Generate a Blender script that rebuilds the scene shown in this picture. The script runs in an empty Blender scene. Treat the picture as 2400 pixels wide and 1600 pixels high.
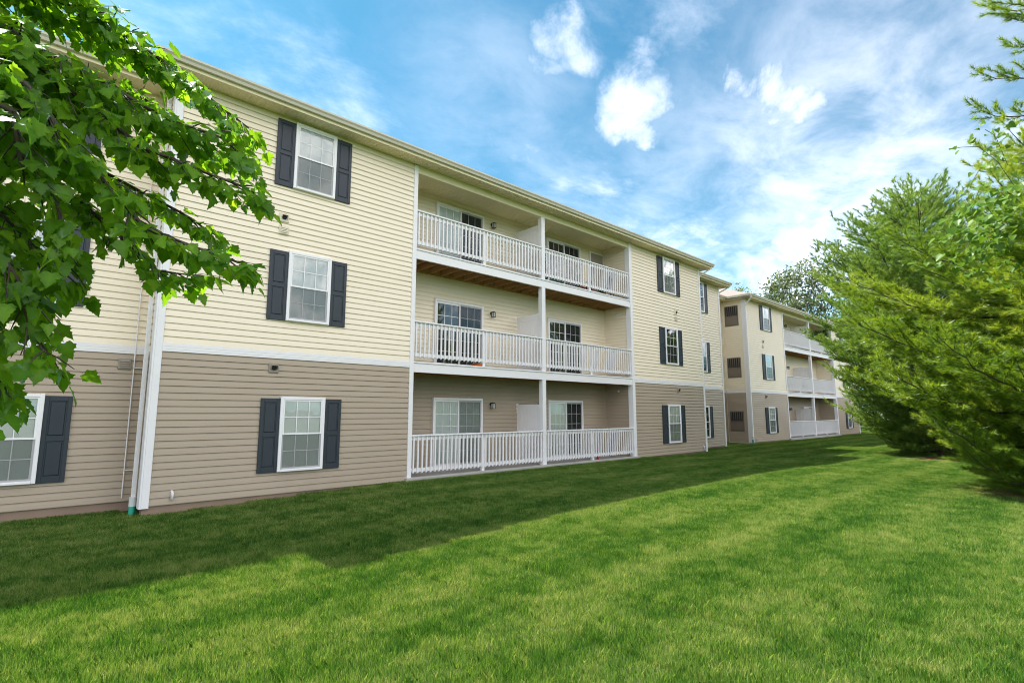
import bpy, math, random
import numpy as np
from mathutils import Vector, Matrix

random.seed(7)
rng = np.random.default_rng(7)
R = math.radians
scene = bpy.context.scene
col = scene.collection

# ------------------------------------------------------------------ camera
CAM = Vector((0.0, -11.6, 1.70))
cam_data = bpy.data.cameras.new("camera")
cam_data.sensor_width = 36.0
cam_data.lens = 18.57
cam_data.clip_start = 0.05
cam_data.clip_end = 3000.0
cam = bpy.data.objects.new("camera", cam_data)
col.objects.link(cam)
cam.location = CAM
cam.rotation_euler = (R(90 + 7.65), 0.0, R(47.3 - 90.0))
scene.camera = cam

# ------------------------------------------------------------------ sun direction (towards the sun)
SUN = Vector((-1.6, 4.9, 8.5)).normalized()
sun_el = math.asin(SUN.z)
sun_az = math.atan2(SUN.x, SUN.y)          # clockwise from +Y

# ------------------------------------------------------------------ sky
world = bpy.data.worlds.new("World")
scene.world = world
world.use_nodes = True
nt = world.node_tree
nt.nodes.clear()
def N(tree, kind, **kw):
    n = tree.nodes.new(kind)
    for k, v in kw.items():
        setattr(n, k, v)
    return n
def L(tree, a, b):
    tree.links.new(a, b)

def math_n(tree, op, a, b=None, c=None, clamp=False):
    n = N(tree, "ShaderNodeMath", operation=op, use_clamp=clamp)
    for i, v in enumerate((a, b, c)):
        if v is None:
            continue
        if isinstance(v, (int, float)):
            n.inputs[i].default_value = v
        else:
            L(tree, v, n.inputs[i])
    return n.outputs[0]
def smooth(tree, v, lo, hi, a=0.0, b=1.0):
    n = N(tree, "ShaderNodeMapRange", interpolation_type="SMOOTHSTEP")
    L(tree, v, n.inputs[0])
    for i, x in enumerate((lo, hi, a, b)):
        n.inputs[1 + i].default_value = x
    return n.outputs[0]
def noise(tree, vec, scale, detail=4.0, rough=0.5, distortion=0.0):
    n = N(tree, "ShaderNodeTexNoise")
    n.inputs["Scale"].default_value = scale
    n.inputs["Detail"].default_value = detail
    n.inputs["Roughness"].default_value = rough
    n.inputs["Distortion"].default_value = distortion
    if vec is not None:
        L(tree, vec, n.inputs["Vector"])
    return n
def mixrgb(tree, fac, a, b, mode="MIX"):
    n = N(tree, "ShaderNodeMix", data_type="RGBA", blend_type=mode)
    for s, v in ((n.inputs["Factor"], fac), (n.inputs["A"], a), (n.inputs["B"], b)):
        # the RGBA sockets are the named ones of the active data type
        pass
    fa = n.inputs[0]; A = n.inputs[6]; B = n.inputs[7]
    for s, v in ((fa, fac), (A, a), (B, b)):
        if isinstance(v, (int, float)):
            s.default_value = v
        elif isinstance(v, (tuple, list)):
            s.default_value = (*v[:3], 1.0)
        else:
            L(tree, v, s)
    return n.outputs[2]

SKY_STRENGTH = 0.15
sky = N(nt, "ShaderNodeTexSky", sky_type="NISHITA")
sky.sun_disc = False
sky.sun_elevation = sun_el
sky.sun_rotation = sun_az
sky.air_density = 1.0
sky.dust_density = 0.6
sky.ozone_density = 1.6
tc = N(nt, "ShaderNodeTexCoord")
dirv = tc.outputs["Generated"]
sep = N(nt, "ShaderNodeSeparateXYZ"); L(nt, dirv, sep.inputs[0])
# cloud layer seen as a flat sheet high above: direction / height
hz = math_n(nt, "ADD", math_n(nt, "MAXIMUM", sep.outputs[2], 0.0), 0.12)
sheet = N(nt, "ShaderNodeVectorMath", operation="SCALE")
L(nt, dirv, sheet.inputs[0]); L(nt, math_n(nt, "DIVIDE", 1.0, hz), sheet.inputs["Scale"])
stretch = N(nt, "ShaderNodeMapping"); L(nt, sheet.outputs[0], stretch.inputs[0])
stretch.inputs["Rotation"].default_value = (0, 0, R(35))
stretch.inputs["Scale"].default_value = (0.9, 1.2, 0.6)
stretch.inputs["Location"].default_value = (3.1, 1.4, 0)
n1 = noise(nt, stretch.outputs[0], 2.1, 9.0, 0.64, 0.25)
n2 = noise(nt, stretch.outputs[0], 0.45, 2.0, 0.5, 0.0)
veil = math_n(nt, "ADD", math_n(nt, "MULTIPLY", n1.outputs["Fac"], 0.75), math_n(nt, "MULTIPLY", n2.outputs["Fac"], 0.55))
veil = math_n(nt, "POWER", smooth(nt, veil, 0.47, 1.05, 0.0, 0.70), 1.8)
# fair-weather puffs, and thick clouds added out of view to light the facade
warp = noise(nt, dirv, 5.5, 6.0, 0.62, 0.6)
wv = N(nt, "ShaderNodeVectorMath", operation="SUBTRACT"); L(nt, warp.outputs["Color"], wv.inputs[0]); wv.inputs[1].default_value = (0.5, 0.5, 0.5)
ws = N(nt, "ShaderNodeVectorMath", operation="SCALE"); L(nt, wv.outputs[0], ws.inputs[0]); ws.inputs["Scale"].default_value = 0.16
dw = N(nt, "ShaderNodeVectorMath", operation="ADD"); L(nt, dirv, dw.inputs[0]); L(nt, ws.outputs[0], dw.inputs[1])
PUFFS_AND_FILL = [  # direction, radius, strength
    ((0.593, 0.529, 0.607), 0.045, 0.62), ((0.623, 0.519, 0.585), 0.050, 0.60), ((0.594, 0.560, 0.578), 0.042, 0.52),
    ((0.701, 0.465, 0.541), 0.058, 0.85), ((0.724, 0.448, 0.524), 0.055, 0.85), ((0.729, 0.478, 0.489), 0.048, 0.82), ((0.738, 0.490, 0.462), 0.030, 0.70), ((0.696, 0.436, 0.570), 0.036, 0.66),
    ((0.782, 0.330, 0.525), 0.030, 0.62), ((0.805, 0.293, 0.516), 0.036, 0.74), ((0.826, 0.262, 0.499), 0.040, 0.82), ((0.846, 0.243, 0.475), 0.036, 0.84), ((0.806, 0.256, 0.534), 0.030, 0.66),
    ((0.708, 0.373, 0.600), 0.050, 0.45), ((0.922, 0.296, 0.248), 0.100, 1.0), ((0.935, 0.249, 0.258), 0.090, 1.0), ((0.909, 0.346, 0.228), 0.080, 0.95),
    ((-0.55, -0.62, 0.56), 0.42, 1.0), ((0.25, -0.83, 0.50), 0.45, 1.0), ((-0.85, -0.10, 0.52), 0.30, 0.9), ((-0.20, -0.90, 0.38), 0.42, 1.0),  # from here on: unseen clouds added to brighten the shaded walls
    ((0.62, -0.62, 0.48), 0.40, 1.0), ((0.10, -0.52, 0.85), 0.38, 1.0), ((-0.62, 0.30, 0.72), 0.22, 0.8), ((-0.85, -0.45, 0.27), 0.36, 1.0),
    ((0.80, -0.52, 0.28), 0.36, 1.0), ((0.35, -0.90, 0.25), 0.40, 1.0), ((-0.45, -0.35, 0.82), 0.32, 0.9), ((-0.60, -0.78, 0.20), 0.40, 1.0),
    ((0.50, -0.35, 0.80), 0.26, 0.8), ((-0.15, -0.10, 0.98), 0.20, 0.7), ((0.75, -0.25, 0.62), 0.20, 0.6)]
fine = noise(nt, dirv, 13.0, 7.0, 0.64, 0.35)
finec = math_n(nt, "MULTIPLY", math_n(nt, "SUBTRACT", fine.outputs["Fac"], 0.5), 2.5)
puff = fill_cloud = None
for c, r, s in PUFFS_AND_FILL:
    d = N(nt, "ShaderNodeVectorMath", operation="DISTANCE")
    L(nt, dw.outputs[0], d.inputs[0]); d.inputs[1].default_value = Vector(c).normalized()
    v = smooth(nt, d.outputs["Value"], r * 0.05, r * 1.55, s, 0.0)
    if r > 0.15: fill_cloud = v if fill_cloud is None else math_n(nt, "MAXIMUM", fill_cloud, v)
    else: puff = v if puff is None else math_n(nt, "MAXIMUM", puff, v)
grain = math_n(nt, "ADD", finec, 0.80)
puff = math_n(nt, "MULTIPLY", smooth(nt, math_n(nt, "MULTIPLY", puff, grain), 0.02, 0.85), 0.23)      # thin fair-weather puffs
fill_cloud = math_n(nt, "POWER", smooth(nt, math_n(nt, "MULTIPLY", fill_cloud, grain), 0.05, 1.15), 1.7)        # added cloud outside the view, brightening the shaded facade
puff = math_n(nt, "MAXIMUM", puff, fill_cloud)
# pale, mottled haze cloud low in the sky
mott = noise(nt, stretch.outputs[0], 3.4, 6.0, 0.62, 0.3)
haze = None
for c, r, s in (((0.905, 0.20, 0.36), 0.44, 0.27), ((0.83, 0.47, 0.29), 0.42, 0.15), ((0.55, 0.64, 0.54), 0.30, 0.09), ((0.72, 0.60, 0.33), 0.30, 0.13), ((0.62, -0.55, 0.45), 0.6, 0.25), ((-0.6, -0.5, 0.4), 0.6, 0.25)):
    d = N(nt, "ShaderNodeVectorMath", operation="DISTANCE")
    L(nt, dw.outputs[0], d.inputs[0]); d.inputs[1].default_value = Vector(c).normalized()
    v = smooth(nt, d.outputs["Value"], r * 0.05, r, s, 0.0)
    haze = v if haze is None else math_n(nt, "MAXIMUM", haze, v)
haze = math_n(nt, "MULTIPLY", haze, smooth(nt, mott.outputs["Fac"], 0.26, 0.76, 0.16, 0.95))
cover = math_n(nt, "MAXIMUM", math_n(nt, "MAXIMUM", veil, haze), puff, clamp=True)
skycol = mixrgb(nt, 1.0, sky.outputs[0], (0.19, 0.455, 0.47), "MULTIPLY")
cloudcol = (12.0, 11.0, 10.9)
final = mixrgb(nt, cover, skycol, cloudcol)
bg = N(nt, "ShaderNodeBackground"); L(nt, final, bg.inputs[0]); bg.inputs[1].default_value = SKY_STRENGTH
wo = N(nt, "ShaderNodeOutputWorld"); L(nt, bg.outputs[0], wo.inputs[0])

# ------------------------------------------------------------------ sun lamp
sun_data = bpy.data.lights.new("sun", "SUN")
sun_data.energy = 5.0
sun_data.angle = R(0.53)
sun_data.color = (1.0, 0.95, 0.86)
sun = bpy.data.objects.new("sun", sun_data)
col.objects.link(sun)
sun.rotation_euler = SUN.to_track_quat("Z", "Y").to_euler()
sun.location = (0, 0, 40)

# ------------------------------------------------------------------ exposure
scene.view_settings.view_transform = "Standard"
scene.view_settings.look = "None"
scene.view_settings.gamma = 1.0
scene.view_settings.use_curve_mapping = False
scene.view_settings.exposure = 1.33
scene.cycles.filter_width = 1.0

# ================================================================== materials
def new_mat(name):
    m = bpy.data.materials.new(name); m.use_nodes = True
    m.node_tree.nodes.clear()
    return m, m.node_tree
def surface(name, color, rough=0.5, var=0.08, vscale=3.0, bump=0.0, bscale=60.0, spec=0.4, dirt=0.0, coord="world", stretch=None):
    m, t = new_mat(name)
    out = N(t, "ShaderNodeOutputMaterial"); b = N(t, "ShaderNodeBsdfPrincipled")
    L(t, b.outputs[0], out.inputs[0])
    if coord == "world":
        vec = N(t, "ShaderNodeNewGeometry").outputs["Position"]
    else:
        vec = N(t, "ShaderNodeTexCoord").outputs["Object"]
    if stretch:
        mp = N(t, "ShaderNodeMapping"); L(t, vec, mp.inputs[0]); mp.inputs["Scale"].default_value = stretch
        vec = mp.outputs[0]
    n = noise(t, vec, vscale, 5.0, 0.6)
    lo = tuple(c * (1 - var) for c in color); hi = tuple(min(1, c * (1 + var)) for c in color)
    c = mixrgb(t, n.outputs["Fac"], lo, hi)
    if dirt > 0:
        n2 = noise(t, vec, vscale * 0.37, 6.0, 0.7, 1.0)
        f = smooth(t, n2.outputs["Fac"], 0.52, 0.78, 0.0, dirt)
        c = mixrgb(t, f, c, tuple(x * 0.55 for x in (color[0], color[1] * .95, color[2] * .85)))
    L(t, c, b.inputs["Base Color"])
    b.inputs["Roughness"].default_value = rough
    b.inputs["Specular IOR Level"].default_value = spec
    if bump > 0:
        nb = noise(t, vec, bscale, 3.0, 0.6)
        bp = N(t, "ShaderNodeBump"); bp.inputs["Strength"].default_value = bump; bp.inputs["Distance"].default_value = 0.004
        L(t, nb.outputs["Fac"], bp.inputs["Height"]); L(t, bp.outputs[0], b.inputs["Normal"])
    return m
def leafy(name, cols, transl=0.35, gloss=0.12, rough=0.4, scale=0.6, tcol=1.5):
    """Foliage: colour from a per-leaf value 'shade' and slow noise over the plant."""
    m, t = new_mat(name)
    out = N(t, "ShaderNodeOutputMaterial")
    at = N(t, "ShaderNodeAttribute"); at.attribute_name = "shade"
    ob = N(t, "ShaderNodeObjectInfo")
    geo = N(t, "ShaderNodeNewGeometry")
    n = noise(t, geo.outputs["Position"], scale, 3.0, 0.6)
    f = math_n(t, "ADD", at.outputs["Fac"], math_n(t, "MULTIPLY", ob.outputs["Random"], 0.0))
    f = math_n(t, "ADD", math_n(t, "MULTIPLY", f, 0.6), math_n(t, "MULTIPLY", n.outputs["Fac"], 0.45), clamp=True)
    r = N(t, "ShaderNodeValToRGB"); L(t, f, r.inputs[0])
    el = r.color_ramp.elements
    el[0].position = 0.15; el[0].color = (*cols[0], 1); el[1].position = 0.9; el[1].color = (*cols[-1], 1)
    for i, c in enumerate(cols[1:-1]):
        e = el.new(0.15 + 0.75 * (i + 1) / (len(cols) - 1)); e.color = (*c, 1)
    d = N(t, "ShaderNodeBsdfDiffuse"); L(t, r.outputs[0], d.inputs[0])
    tr = N(t, "ShaderNodeBsdfTranslucent")
    L(t, mixrgb(t, 1.0, r.outputs[0], (tcol * 1.15, tcol, tcol * 0.5), "MULTIPLY"), tr.inputs[0])
    mx = N(t, "ShaderNodeMixShader"); mx.inputs[0].default_value = transl
    L(t, d.outputs[0], mx.inputs[1]); L(t, tr.outputs[0], mx.inputs[2])
    g = N(t, "ShaderNodeBsdfGlossy"); g.inputs["Roughness"].default_value = rough
    g.inputs[0].default_value = (0.9, 0.95, 1.0, 1)
    fr = N(t, "ShaderNodeLayerWeight"); fr.inputs[0].default_value = 0.3
    mx2 = N(t, "ShaderNodeMixShader")
    L(t, math_n(t, "ADD", math_n(t, "MULTIPLY", fr.outputs["Fresnel"], gloss * 2.0), gloss * 0.15, clamp=True), mx2.inputs[0])
    L(t, mx.outputs[0], mx2.inputs[1]); L(t, g.outputs[0], mx2.inputs[2])
    L(t, mx2.outputs[0], out.inputs[0])
    return m
def glass_mat(name, tint, refl):
    m, t = new_mat(name)
    out = N(t, "ShaderNodeOutputMaterial")
    tr = N(t, "ShaderNodeBsdfTransparent"); tr.inputs[0].default_value = (*tint, 1)
    g = N(t, "ShaderNodeBsdfGlossy"); g.inputs["Roughness"].default_value = 0.015; g.inputs[0].default_value = (0.95, 0.98, 1, 1)
    geo = N(t, "ShaderNodeNewGeometry")
    nb = noise(t, geo.outputs["Position"], 2.2, 1.0, 0.4)
    bp = N(t, "ShaderNodeBump"); bp.inputs["Strength"].default_value = 0.12; bp.inputs["Distance"].default_value = 0.02
    L(t, nb.outputs["Fac"], bp.inputs["Height"]); L(t, bp.outputs[0], g.inputs["Normal"])
    fr = N(t, "ShaderNodeFresnel"); fr.inputs[0].default_value = 1.5
    mx = N(t, "ShaderNodeMixShader")
    L(t, math_n(t, "MULTIPLY", fr.outputs[0], refl, clamp=True), mx.inputs[0])
    L(t, tr.outputs[0], mx.inputs[1]); L(t, g.outputs[0], mx.inputs[2]); L(t, mx.outputs[0], out.inputs[0])
    return m
def screen_mat():
    m, t = new_mat("insect_screen")
    out = N(t, "ShaderNodeOutputMaterial")
    tr = N(t, "ShaderNodeBsdfTransparent"); d = N(t, "ShaderNodeBsdfDiffuse"); d.inputs[0].default_value = (0.05, 0.055, 0.06, 1)
    mx = N(t, "ShaderNodeMixShader"); mx.inputs[0].default_value = 0.34
    L(t, tr.outputs[0], mx.inputs[1]); L(t, d.outputs[0], mx.inputs[2]); L(t, mx.outputs[0], out.inputs[0])
    return m

M = {}
M["cream"] = surface("cream_vinyl", (0.87, 0.768, 0.603), 0.42, 0.035, 1.3, 0.25, 90, 0.35, 0.16, stretch=(0.7, 0.7, 1.2))
M["taupe"] = surface("taupe_vinyl", (0.41, 0.333, 0.252), 0.45, 0.05, 1.3, 0.25, 90, 0.35, 0.22, stretch=(0.7, 0.7, 1.2))
M["white"] = surface("white_vinyl", (0.86, 0.845, 0.86), 0.38, 0.03, 2.0, 0.0, 60, 0.4, 0.10)
M["trim"] = surface("white_trim", (0.83, 0.815, 0.83), 0.45, 0.04, 1.6, 0.1, 60, 0.35, 0.18, stretch=(0.6, 0.6, 2))
M["ivory"] = surface("ivory_soffit", (0.84, 0.735, 0.50), 0.5, 0.04, 2.0, 0.1, 60, 0.3, 0.12)
M["gutter"] = surface("gutter_metal", (0.60, 0.56, 0.45), 0.42, 0.08, 1.2, 0.1, 30, 0.4, 0.45, stretch=(1.0, 1.0, 4))
M["shutter"] = surface("slate_shutter", (0.027, 0.037, 0.049), 0.45, 0.10, 4.0, 0.25, 120, 0.4, 0.0)
M["blind"] = surface("blind_slats", (0.86, 0.86, 0.85), 0.6, 0.03, 3.0)
M["curtain"] = surface("curtain_cloth", (0.78, 0.80, 0.77), 0.8, 0.10, 1.0, stretch=(14, 14, 0.2))
M["painted_dark"] = surface("painted_dark_room", (0.035, 0.035, 0.036), 0.9, 0.35, 2.0)  # near-black colour standing in for the darkness of unlit rooms
M["glass"] = glass_mat("window_glass", (0.93, 0.96, 0.95), 2.4)
M["screen"] = screen_mat()
M["concrete"] = surface("concrete", (0.42, 0.40, 0.37), 0.85, 0.14, 2.2, 0.6, 80, 0.2, 0.35)
M["block"] = surface("foundation_block", (0.30, 0.215, 0.165), 0.9, 0.18, 3.0, 0.8, 60, 0.15, 0.35)
M["wood"] = surface("treated_wood", (0.42, 0.24, 0.11), 0.75, 0.45, 1.2, 0.5, 50, 0.2, 0.4, stretch=(8, 1, 8))
M["deck"] = surface("deck_boards", (0.30, 0.27, 0.24), 0.8, 0.2, 2.0, 0.4, 40, 0.2, 0.3)
M["shingle"] = surface("shingles", (0.23, 0.20, 0.185), 0.95, 0.30, 9.0, 0.9, 40, 0.1, 0.2)
M["black"] = surface("black_metal", (0.018, 0.018, 0.019), 0.4, 0.2, 8.0)
M["lampglass"] = surface("lamp_glass", (0.45, 0.46, 0.44), 0.2, 0.1, 8.0)
M["ventcream"] = surface("vent_cream", (0.74, 0.67, 0.53), 0.5, 0.05, 8.0, dirt=0.2)
M["venttaupe"] = surface("vent_taupe", (0.30, 0.26, 0.215), 0.5, 0.05, 8.0, dirt=0.2)
M["hole"] = surface("vent_hole", (0.012, 0.012, 0.012), 0.9, 0.1, 8.0)
M["teal"] = surface("green_drain_pipe", (0.02, 0.36, 0.25), 0.4, 0.1, 6.0, dirt=0.15)
M["pvc"] = surface("grey_pvc", (0.62, 0.64, 0.64), 0.45, 0.08, 5.0, dirt=0.25)
M["bronze"] = surface("bronze_frame", (0.19, 0.155, 0.125), 0.45, 0.12, 5.0)
M["bark"] = surface("grey_bark", (0.085, 0.07, 0.058), 0.9, 0.4, 6.0, 1.0, 30, 0.1, 0.3, stretch=(3, 3, 0.7))
M["twig"] = surface("dark_twig", (0.060, 0.046, 0.036), 0.8, 0.3, 10.0)
M["mulch"] = surface("bark_mulch", (0.16, 0.075, 0.045), 0.95, 0.5, 14.0, 1.0, 30, 0.1, 0.4)
M["terracotta"] = surface("terracotta", (0.42, 0.15, 0.07), 0.7, 0.15, 8.0)
M["red"] = surface("red_plastic", (0.45, 0.02, 0.025), 0.4, 0.1, 8.0)
M["orange"] = surface("orange_plastic", (0.75, 0.16, 0.02), 0.4, 0.1, 8.0)
M["greencloth"] = surface("green_cloth", (0.006, 0.14, 0.10), 0.8, 0.2, 6.0)
M["stripe"] = surface("white_cloth", (0.75, 0.78, 0.75), 0.8, 0.05, 6.0)
M["blue"] = surface("blue_plastic", (0.02, 0.10, 0.32), 0.4, 0.1, 8.0)
M["pink"] = surface("pink_petals", (0.55, 0.10, 0.14), 0.7, 0.2, 8.0)
M["maple"] = leafy("maple_leaf", [(0.046, 0.130, 0.007), (0.090, 0.205, 0.011), (0.175, 0.325, 0.018)], 0.50, 0.06, 0.35, 1.2, 2.6)
M["pinebright"] = leafy("pine_needles_yellowish", [(0.075, 0.155, 0.014), (0.165, 0.270, 0.018), (0.30, 0.39, 0.055)], 0.38, 0.05, 0.5, 0.5, 1.7)
M["pinedark"] = leafy("pine_needles_dark", [(0.080, 0.170, 0.026), (0.150, 0.260, 0.040), (0.27, 0.38, 0.09)], 0.40, 0.05, 0.5, 0.45, 1.5)
M["vine"] = leafy("vine_leaf", [(0.05, 0.12, 0.008), (0.085, 0.175, 0.012), (0.13, 0.23, 0.02)], 0.45, 0.06, 0.4, 1.0, 1.7)
M["farleaf"] = leafy("grey_green_leaf", [(0.075, 0.115, 0.055), (0.12, 0.165, 0.08), (0.19, 0.23, 0.13)], 0.35, 0.12, 0.45, 0.3, 1.3)
M["wood_leaf"] = leafy("dark_green_leaf", [(0.02, 0.05, 0.012), (0.04, 0.085, 0.018), (0.07, 0.12, 0.03)], 0.3, 0.12, 0.45, 0.3, 1.3)
M["potleaf"] = leafy("pot_plant_leaf", [(0.03, 0.09, 0.03), (0.05, 0.13, 0.05), (0.08, 0.17, 0.06)], 0.35, 0.12, 0.45, 2.0, 1.3)

def grass_material():
    m, t = new_mat("mown_grass")
    out = N(t, "ShaderNodeOutputMaterial")
    geo = N(t, "ShaderNodeNewGeometry")
    at = N(t, "ShaderNodeAttribute"); at.attribute_name = "shade"
    pos = geo.outputs["Position"]
    sp = N(t, "ShaderNodeSeparateXYZ"); L(t, pos, sp.inputs[0])
    flat = N(t, "ShaderNodeCombineXYZ"); L(t, sp.outputs[0], flat.inputs[0]); L(t, sp.outputs[1], flat.inputs[1])
    mp = N(t, "ShaderNodeMapping"); L(t, flat.outputs[0], mp.inputs[0]); mp.inputs["Scale"].default_value = (0.55, 1.25, 1)
    patch = noise(t, mp.outputs[0], 0.85, 5.0, 0.66, 0.5)
    small = noise(t, flat.outputs[0], 3.6, 5.0, 0.65, 0.4)
    wob = noise(t, flat.outputs[0], 0.35, 2.0, 0.5)
    yy = math_n(t, "ADD", sp.outputs[1], math_n(t, "MULTIPLY", wob.outputs["Fac"], 0.7))
    st = math_n(t, "SINE", math_n(t, "MULTIPLY", yy, 2 * math.pi / 1.35))
    f = math_n(t, "ADD", math_n(t, "MULTIPLY", patch.outputs["Fac"], 0.78), math_n(t, "MULTIPLY", small.outputs["Fac"], 1.0))
    f = math_n(t, "ADD", f, math_n(t, "MULTIPLY", st, 0.062))
    f = math_n(t, "ADD", f, math_n(t, "MULTIPLY", math_n(t, "SUBTRACT", at.outputs["Fac"], 0.5), 0.50))
    f = smooth(t, f, 0.50, 1.30)
    r = N(t, "ShaderNodeValToRGB"); L(t, f, r.inputs[0])
    el = r.color_ramp.elements
    el[0].position = 0.0; el[0].color = (0.026, 0.100, 0.009, 1)
    el[1].position = 1.0; el[1].color = (0.33, 0.36, 0.13, 1)
    e = el.new(0.38); e.color = (0.086, 0.200, 0.022, 1)
    e = el.new(0.68); e.color = (0.185, 0.285, 0.050, 1)
    d = N(t, "ShaderNodeBsdfDiffuse"); L(t, r.outputs[0], d.inputs[0])
    tr = N(t, "ShaderNodeBsdfTranslucent"); L(t, mixrgb(t, 1.0, r.outputs[0], (1.5, 1.5, 0.8), "MULTIPLY"), tr.inputs[0])
    mx = N(t, "ShaderNodeMixShader"); mx.inputs[0].default_value = 0.35
    L(t, d.outputs[0], mx.inputs[1]); L(t, tr.outputs[0], mx.inputs[2])
    g = N(t, "ShaderNodeBsdfGlossy"); g.inputs["Roughness"].default_value = 0.45
    mx2 = N(t, "ShaderNodeMixShader"); mx2.inputs[0].default_value = 0.03
    L(t, mx.outputs[0], mx2.inputs[1]); L(t, g.outputs[0], mx2.inputs[2])
    L(t, mx2.outputs[0], out.inputs[0])
    return m
M["grass"] = grass_material()
M["soil"] = surface("lawn_soil", (0.050, 0.075, 0.018), 0.95, 0.35, 2.0, 0.6, 30, 0.1, 0.3)

# ================================================================== mesh helpers
WLOC = {}                       # world location of every parent (unrotated bookkeeping)
class MB:
    def __init__(s):
        s.v = []; s.f = []
    def quad(s, a, b, c, d):
        n = len(s.v); s.v += [tuple(a), tuple(b), tuple(c), tuple(d)]; s.f.append((n, n + 1, n + 2, n + 3)); return s
    def box(s, x0, x1, y0, y1, z0, z1):
        n = len(s.v)
        s.v += [(x0, y0, z0), (x1, y0, z0), (x1, y1, z0), (x0, y1, z0), (x0, y0, z1), (x1, y0, z1), (x1, y1, z1), (x0, y1, z1)]
        s.f += [(n, n + 3, n + 2, n + 1), (n + 4, n + 5, n + 6, n + 7), (n, n + 1, n + 5, n + 4), (n + 1, n + 2, n + 6, n + 5), (n + 2, n + 3, n + 7, n + 6), (n + 3, n, n + 4, n + 7)]
        return s
    def bbox(s, x0, x1, y0, y1, z0, z1, b):
        """box with its front (-y) edges chamfered by b"""
        n = len(s.v)
        s.v += [(x0, y1, z0), (x1, y1, z0), (x1, y1, z1), (x0, y1, z1),
                (x0, y0 + b, z0), (x1, y0 + b, z0), (x1, y0 + b, z1), (x0, y0 + b, z1),
                (x0 + b, y0, z0 + b), (x1 - b, y0, z0 + b), (x1 - b, y0, z1 - b), (x0 + b, y0, z1 - b)]
        q = lambda *i: s.f.append(tuple(n + k for k in i))
        q(0, 3, 2, 1)
        for a in range(4):
            c = (a + 1) % 4
            q(a, c, 4 + c, 4 + a); q(4 + a, 4 + c, 8 + c, 8 + a)
        q(8, 9, 10, 11)
        return s
    def prism(s, prof, x0, x1):
        """profile of (y,z) points (closed) extruded along x"""
        n = len(s.v); k = len(prof)
        s.v += [(x0, y, z) for y, z in prof] + [(x1, y, z) for y, z in prof]
        for i in range(k):
            j = (i + 1) % k
            s.f.append((n + i, n + j, n + k + j, n + k + i))
        s.f.append(tuple(n + i for i in range(k))[::-1]); s.f.append(tuple(n + k + i for i in range(k)))
        return s
    def tube(s, pts, rad, seg=8, cap=True):
        pts = [Vector(p) for p in pts]
        if not isinstance(rad, (list, tuple)):
            rad = [rad] * len(pts)
        n0 = len(s.v); up = Vector((0.13, 0.21, 0.97))
        for i, p in enumerate(pts):
            t = (pts[min(i + 1, len(pts) - 1)] - pts[max(i - 1, 0)])
            t = t.normalized() if t.length > 1e-9 else Vector((0, 0, 1))
            a = t.cross(up)
            if a.length < 0.05: a = t.cross(Vector((1, 0, 0)))
            a.normalize(); b = t.cross(a)
            for k in range(seg):
                th = 2 * math.pi * k / seg
                s.v.append(tuple(p + a * (rad[i] * math.cos(th)) + b * (rad[i] * math.sin(th))))
        for i in range(len(pts) - 1):
            for k in range(seg):
                k2 = (k + 1) % seg
                s.f.append((n0 + i * seg + k, n0 + i * seg + k2, n0 + (i + 1) * seg + k2, n0 + (i + 1) * seg + k))
        if cap:
            s.f.append(tuple(n0 + k for k in range(seg))[::-1])
            e = n0 + (len(pts) - 1) * seg
            s.f.append(tuple(e + k for k in range(seg)))
        return s
    def lathe(s, prof, seg=16, c=(0, 0, 0)):
        n0 = len(s.v)
        for r, z in prof:
            for k in range(seg):
                th = 2 * math.pi * k / seg
                s.v.append((c[0] + r * math.cos(th), c[1] + r * math.sin(th), c[2] + z))
        for i in range(len(prof) - 1):
            for k in range(seg):
                k2 = (k + 1) % seg
                s.f.append((n0 + i * seg + k, n0 + i * seg + k2, n0 + (i + 1) * seg + k2, n0 + (i + 1) * seg + k))
        s.f.append(tuple(n0 + k for k in range(seg))[::-1])
        e = n0 + (len(prof) - 1) * seg
        s.f.append(tuple(e + k for k in range(seg)))
        return s
    def mesh(s, name, m, smooth_sh=False):
        me = bpy.data.meshes.new(name)
        me.from_pydata(s.v, [], s.f); me.materials.append(m)
        if smooth_sh:
            me.polygons.foreach_set("use_smooth", [True] * len(me.polygons))
        me.update()
        return me
CACHE = {}
def cached(key, fn):
    if key not in CACHE:
        CACHE[key] = fn()
    return CACHE[key]
def put(name, me, parent=None, loc=(0, 0, 0), rotz=0.0):
    """link mesh as an object; loc is in the parent's own space"""
    o = bpy.data.objects.new(name, me); col.objects.link(o)
    o.location = loc
    if rotz: o.rotation_euler = (0, 0, rotz)
    if parent is not None: o.parent = parent
    return o
def build(mb, name, m, parent=None, loc=(0, 0, 0), rotz=0.0, smooth_sh=False):
    return put(name, mb.mesh(name, m, smooth_sh), parent, loc, rotz)
def thing(name, label, cat, loc=(0, 0, 0), rotz=0.0, group=None):
    o = bpy.data.objects.new(name, None); col.objects.link(o)
    o.empty_display_size = 0.2
    o.location = loc; o.rotation_euler = (0, 0, rotz)
    o["label"] = label; o["category"] = cat
    if group: o["group"] = group
    return o
def tag(o, label, cat, group=None):
    o["label"] = label; o["category"] = cat
    if group: o["group"] = group
    return o
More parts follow.
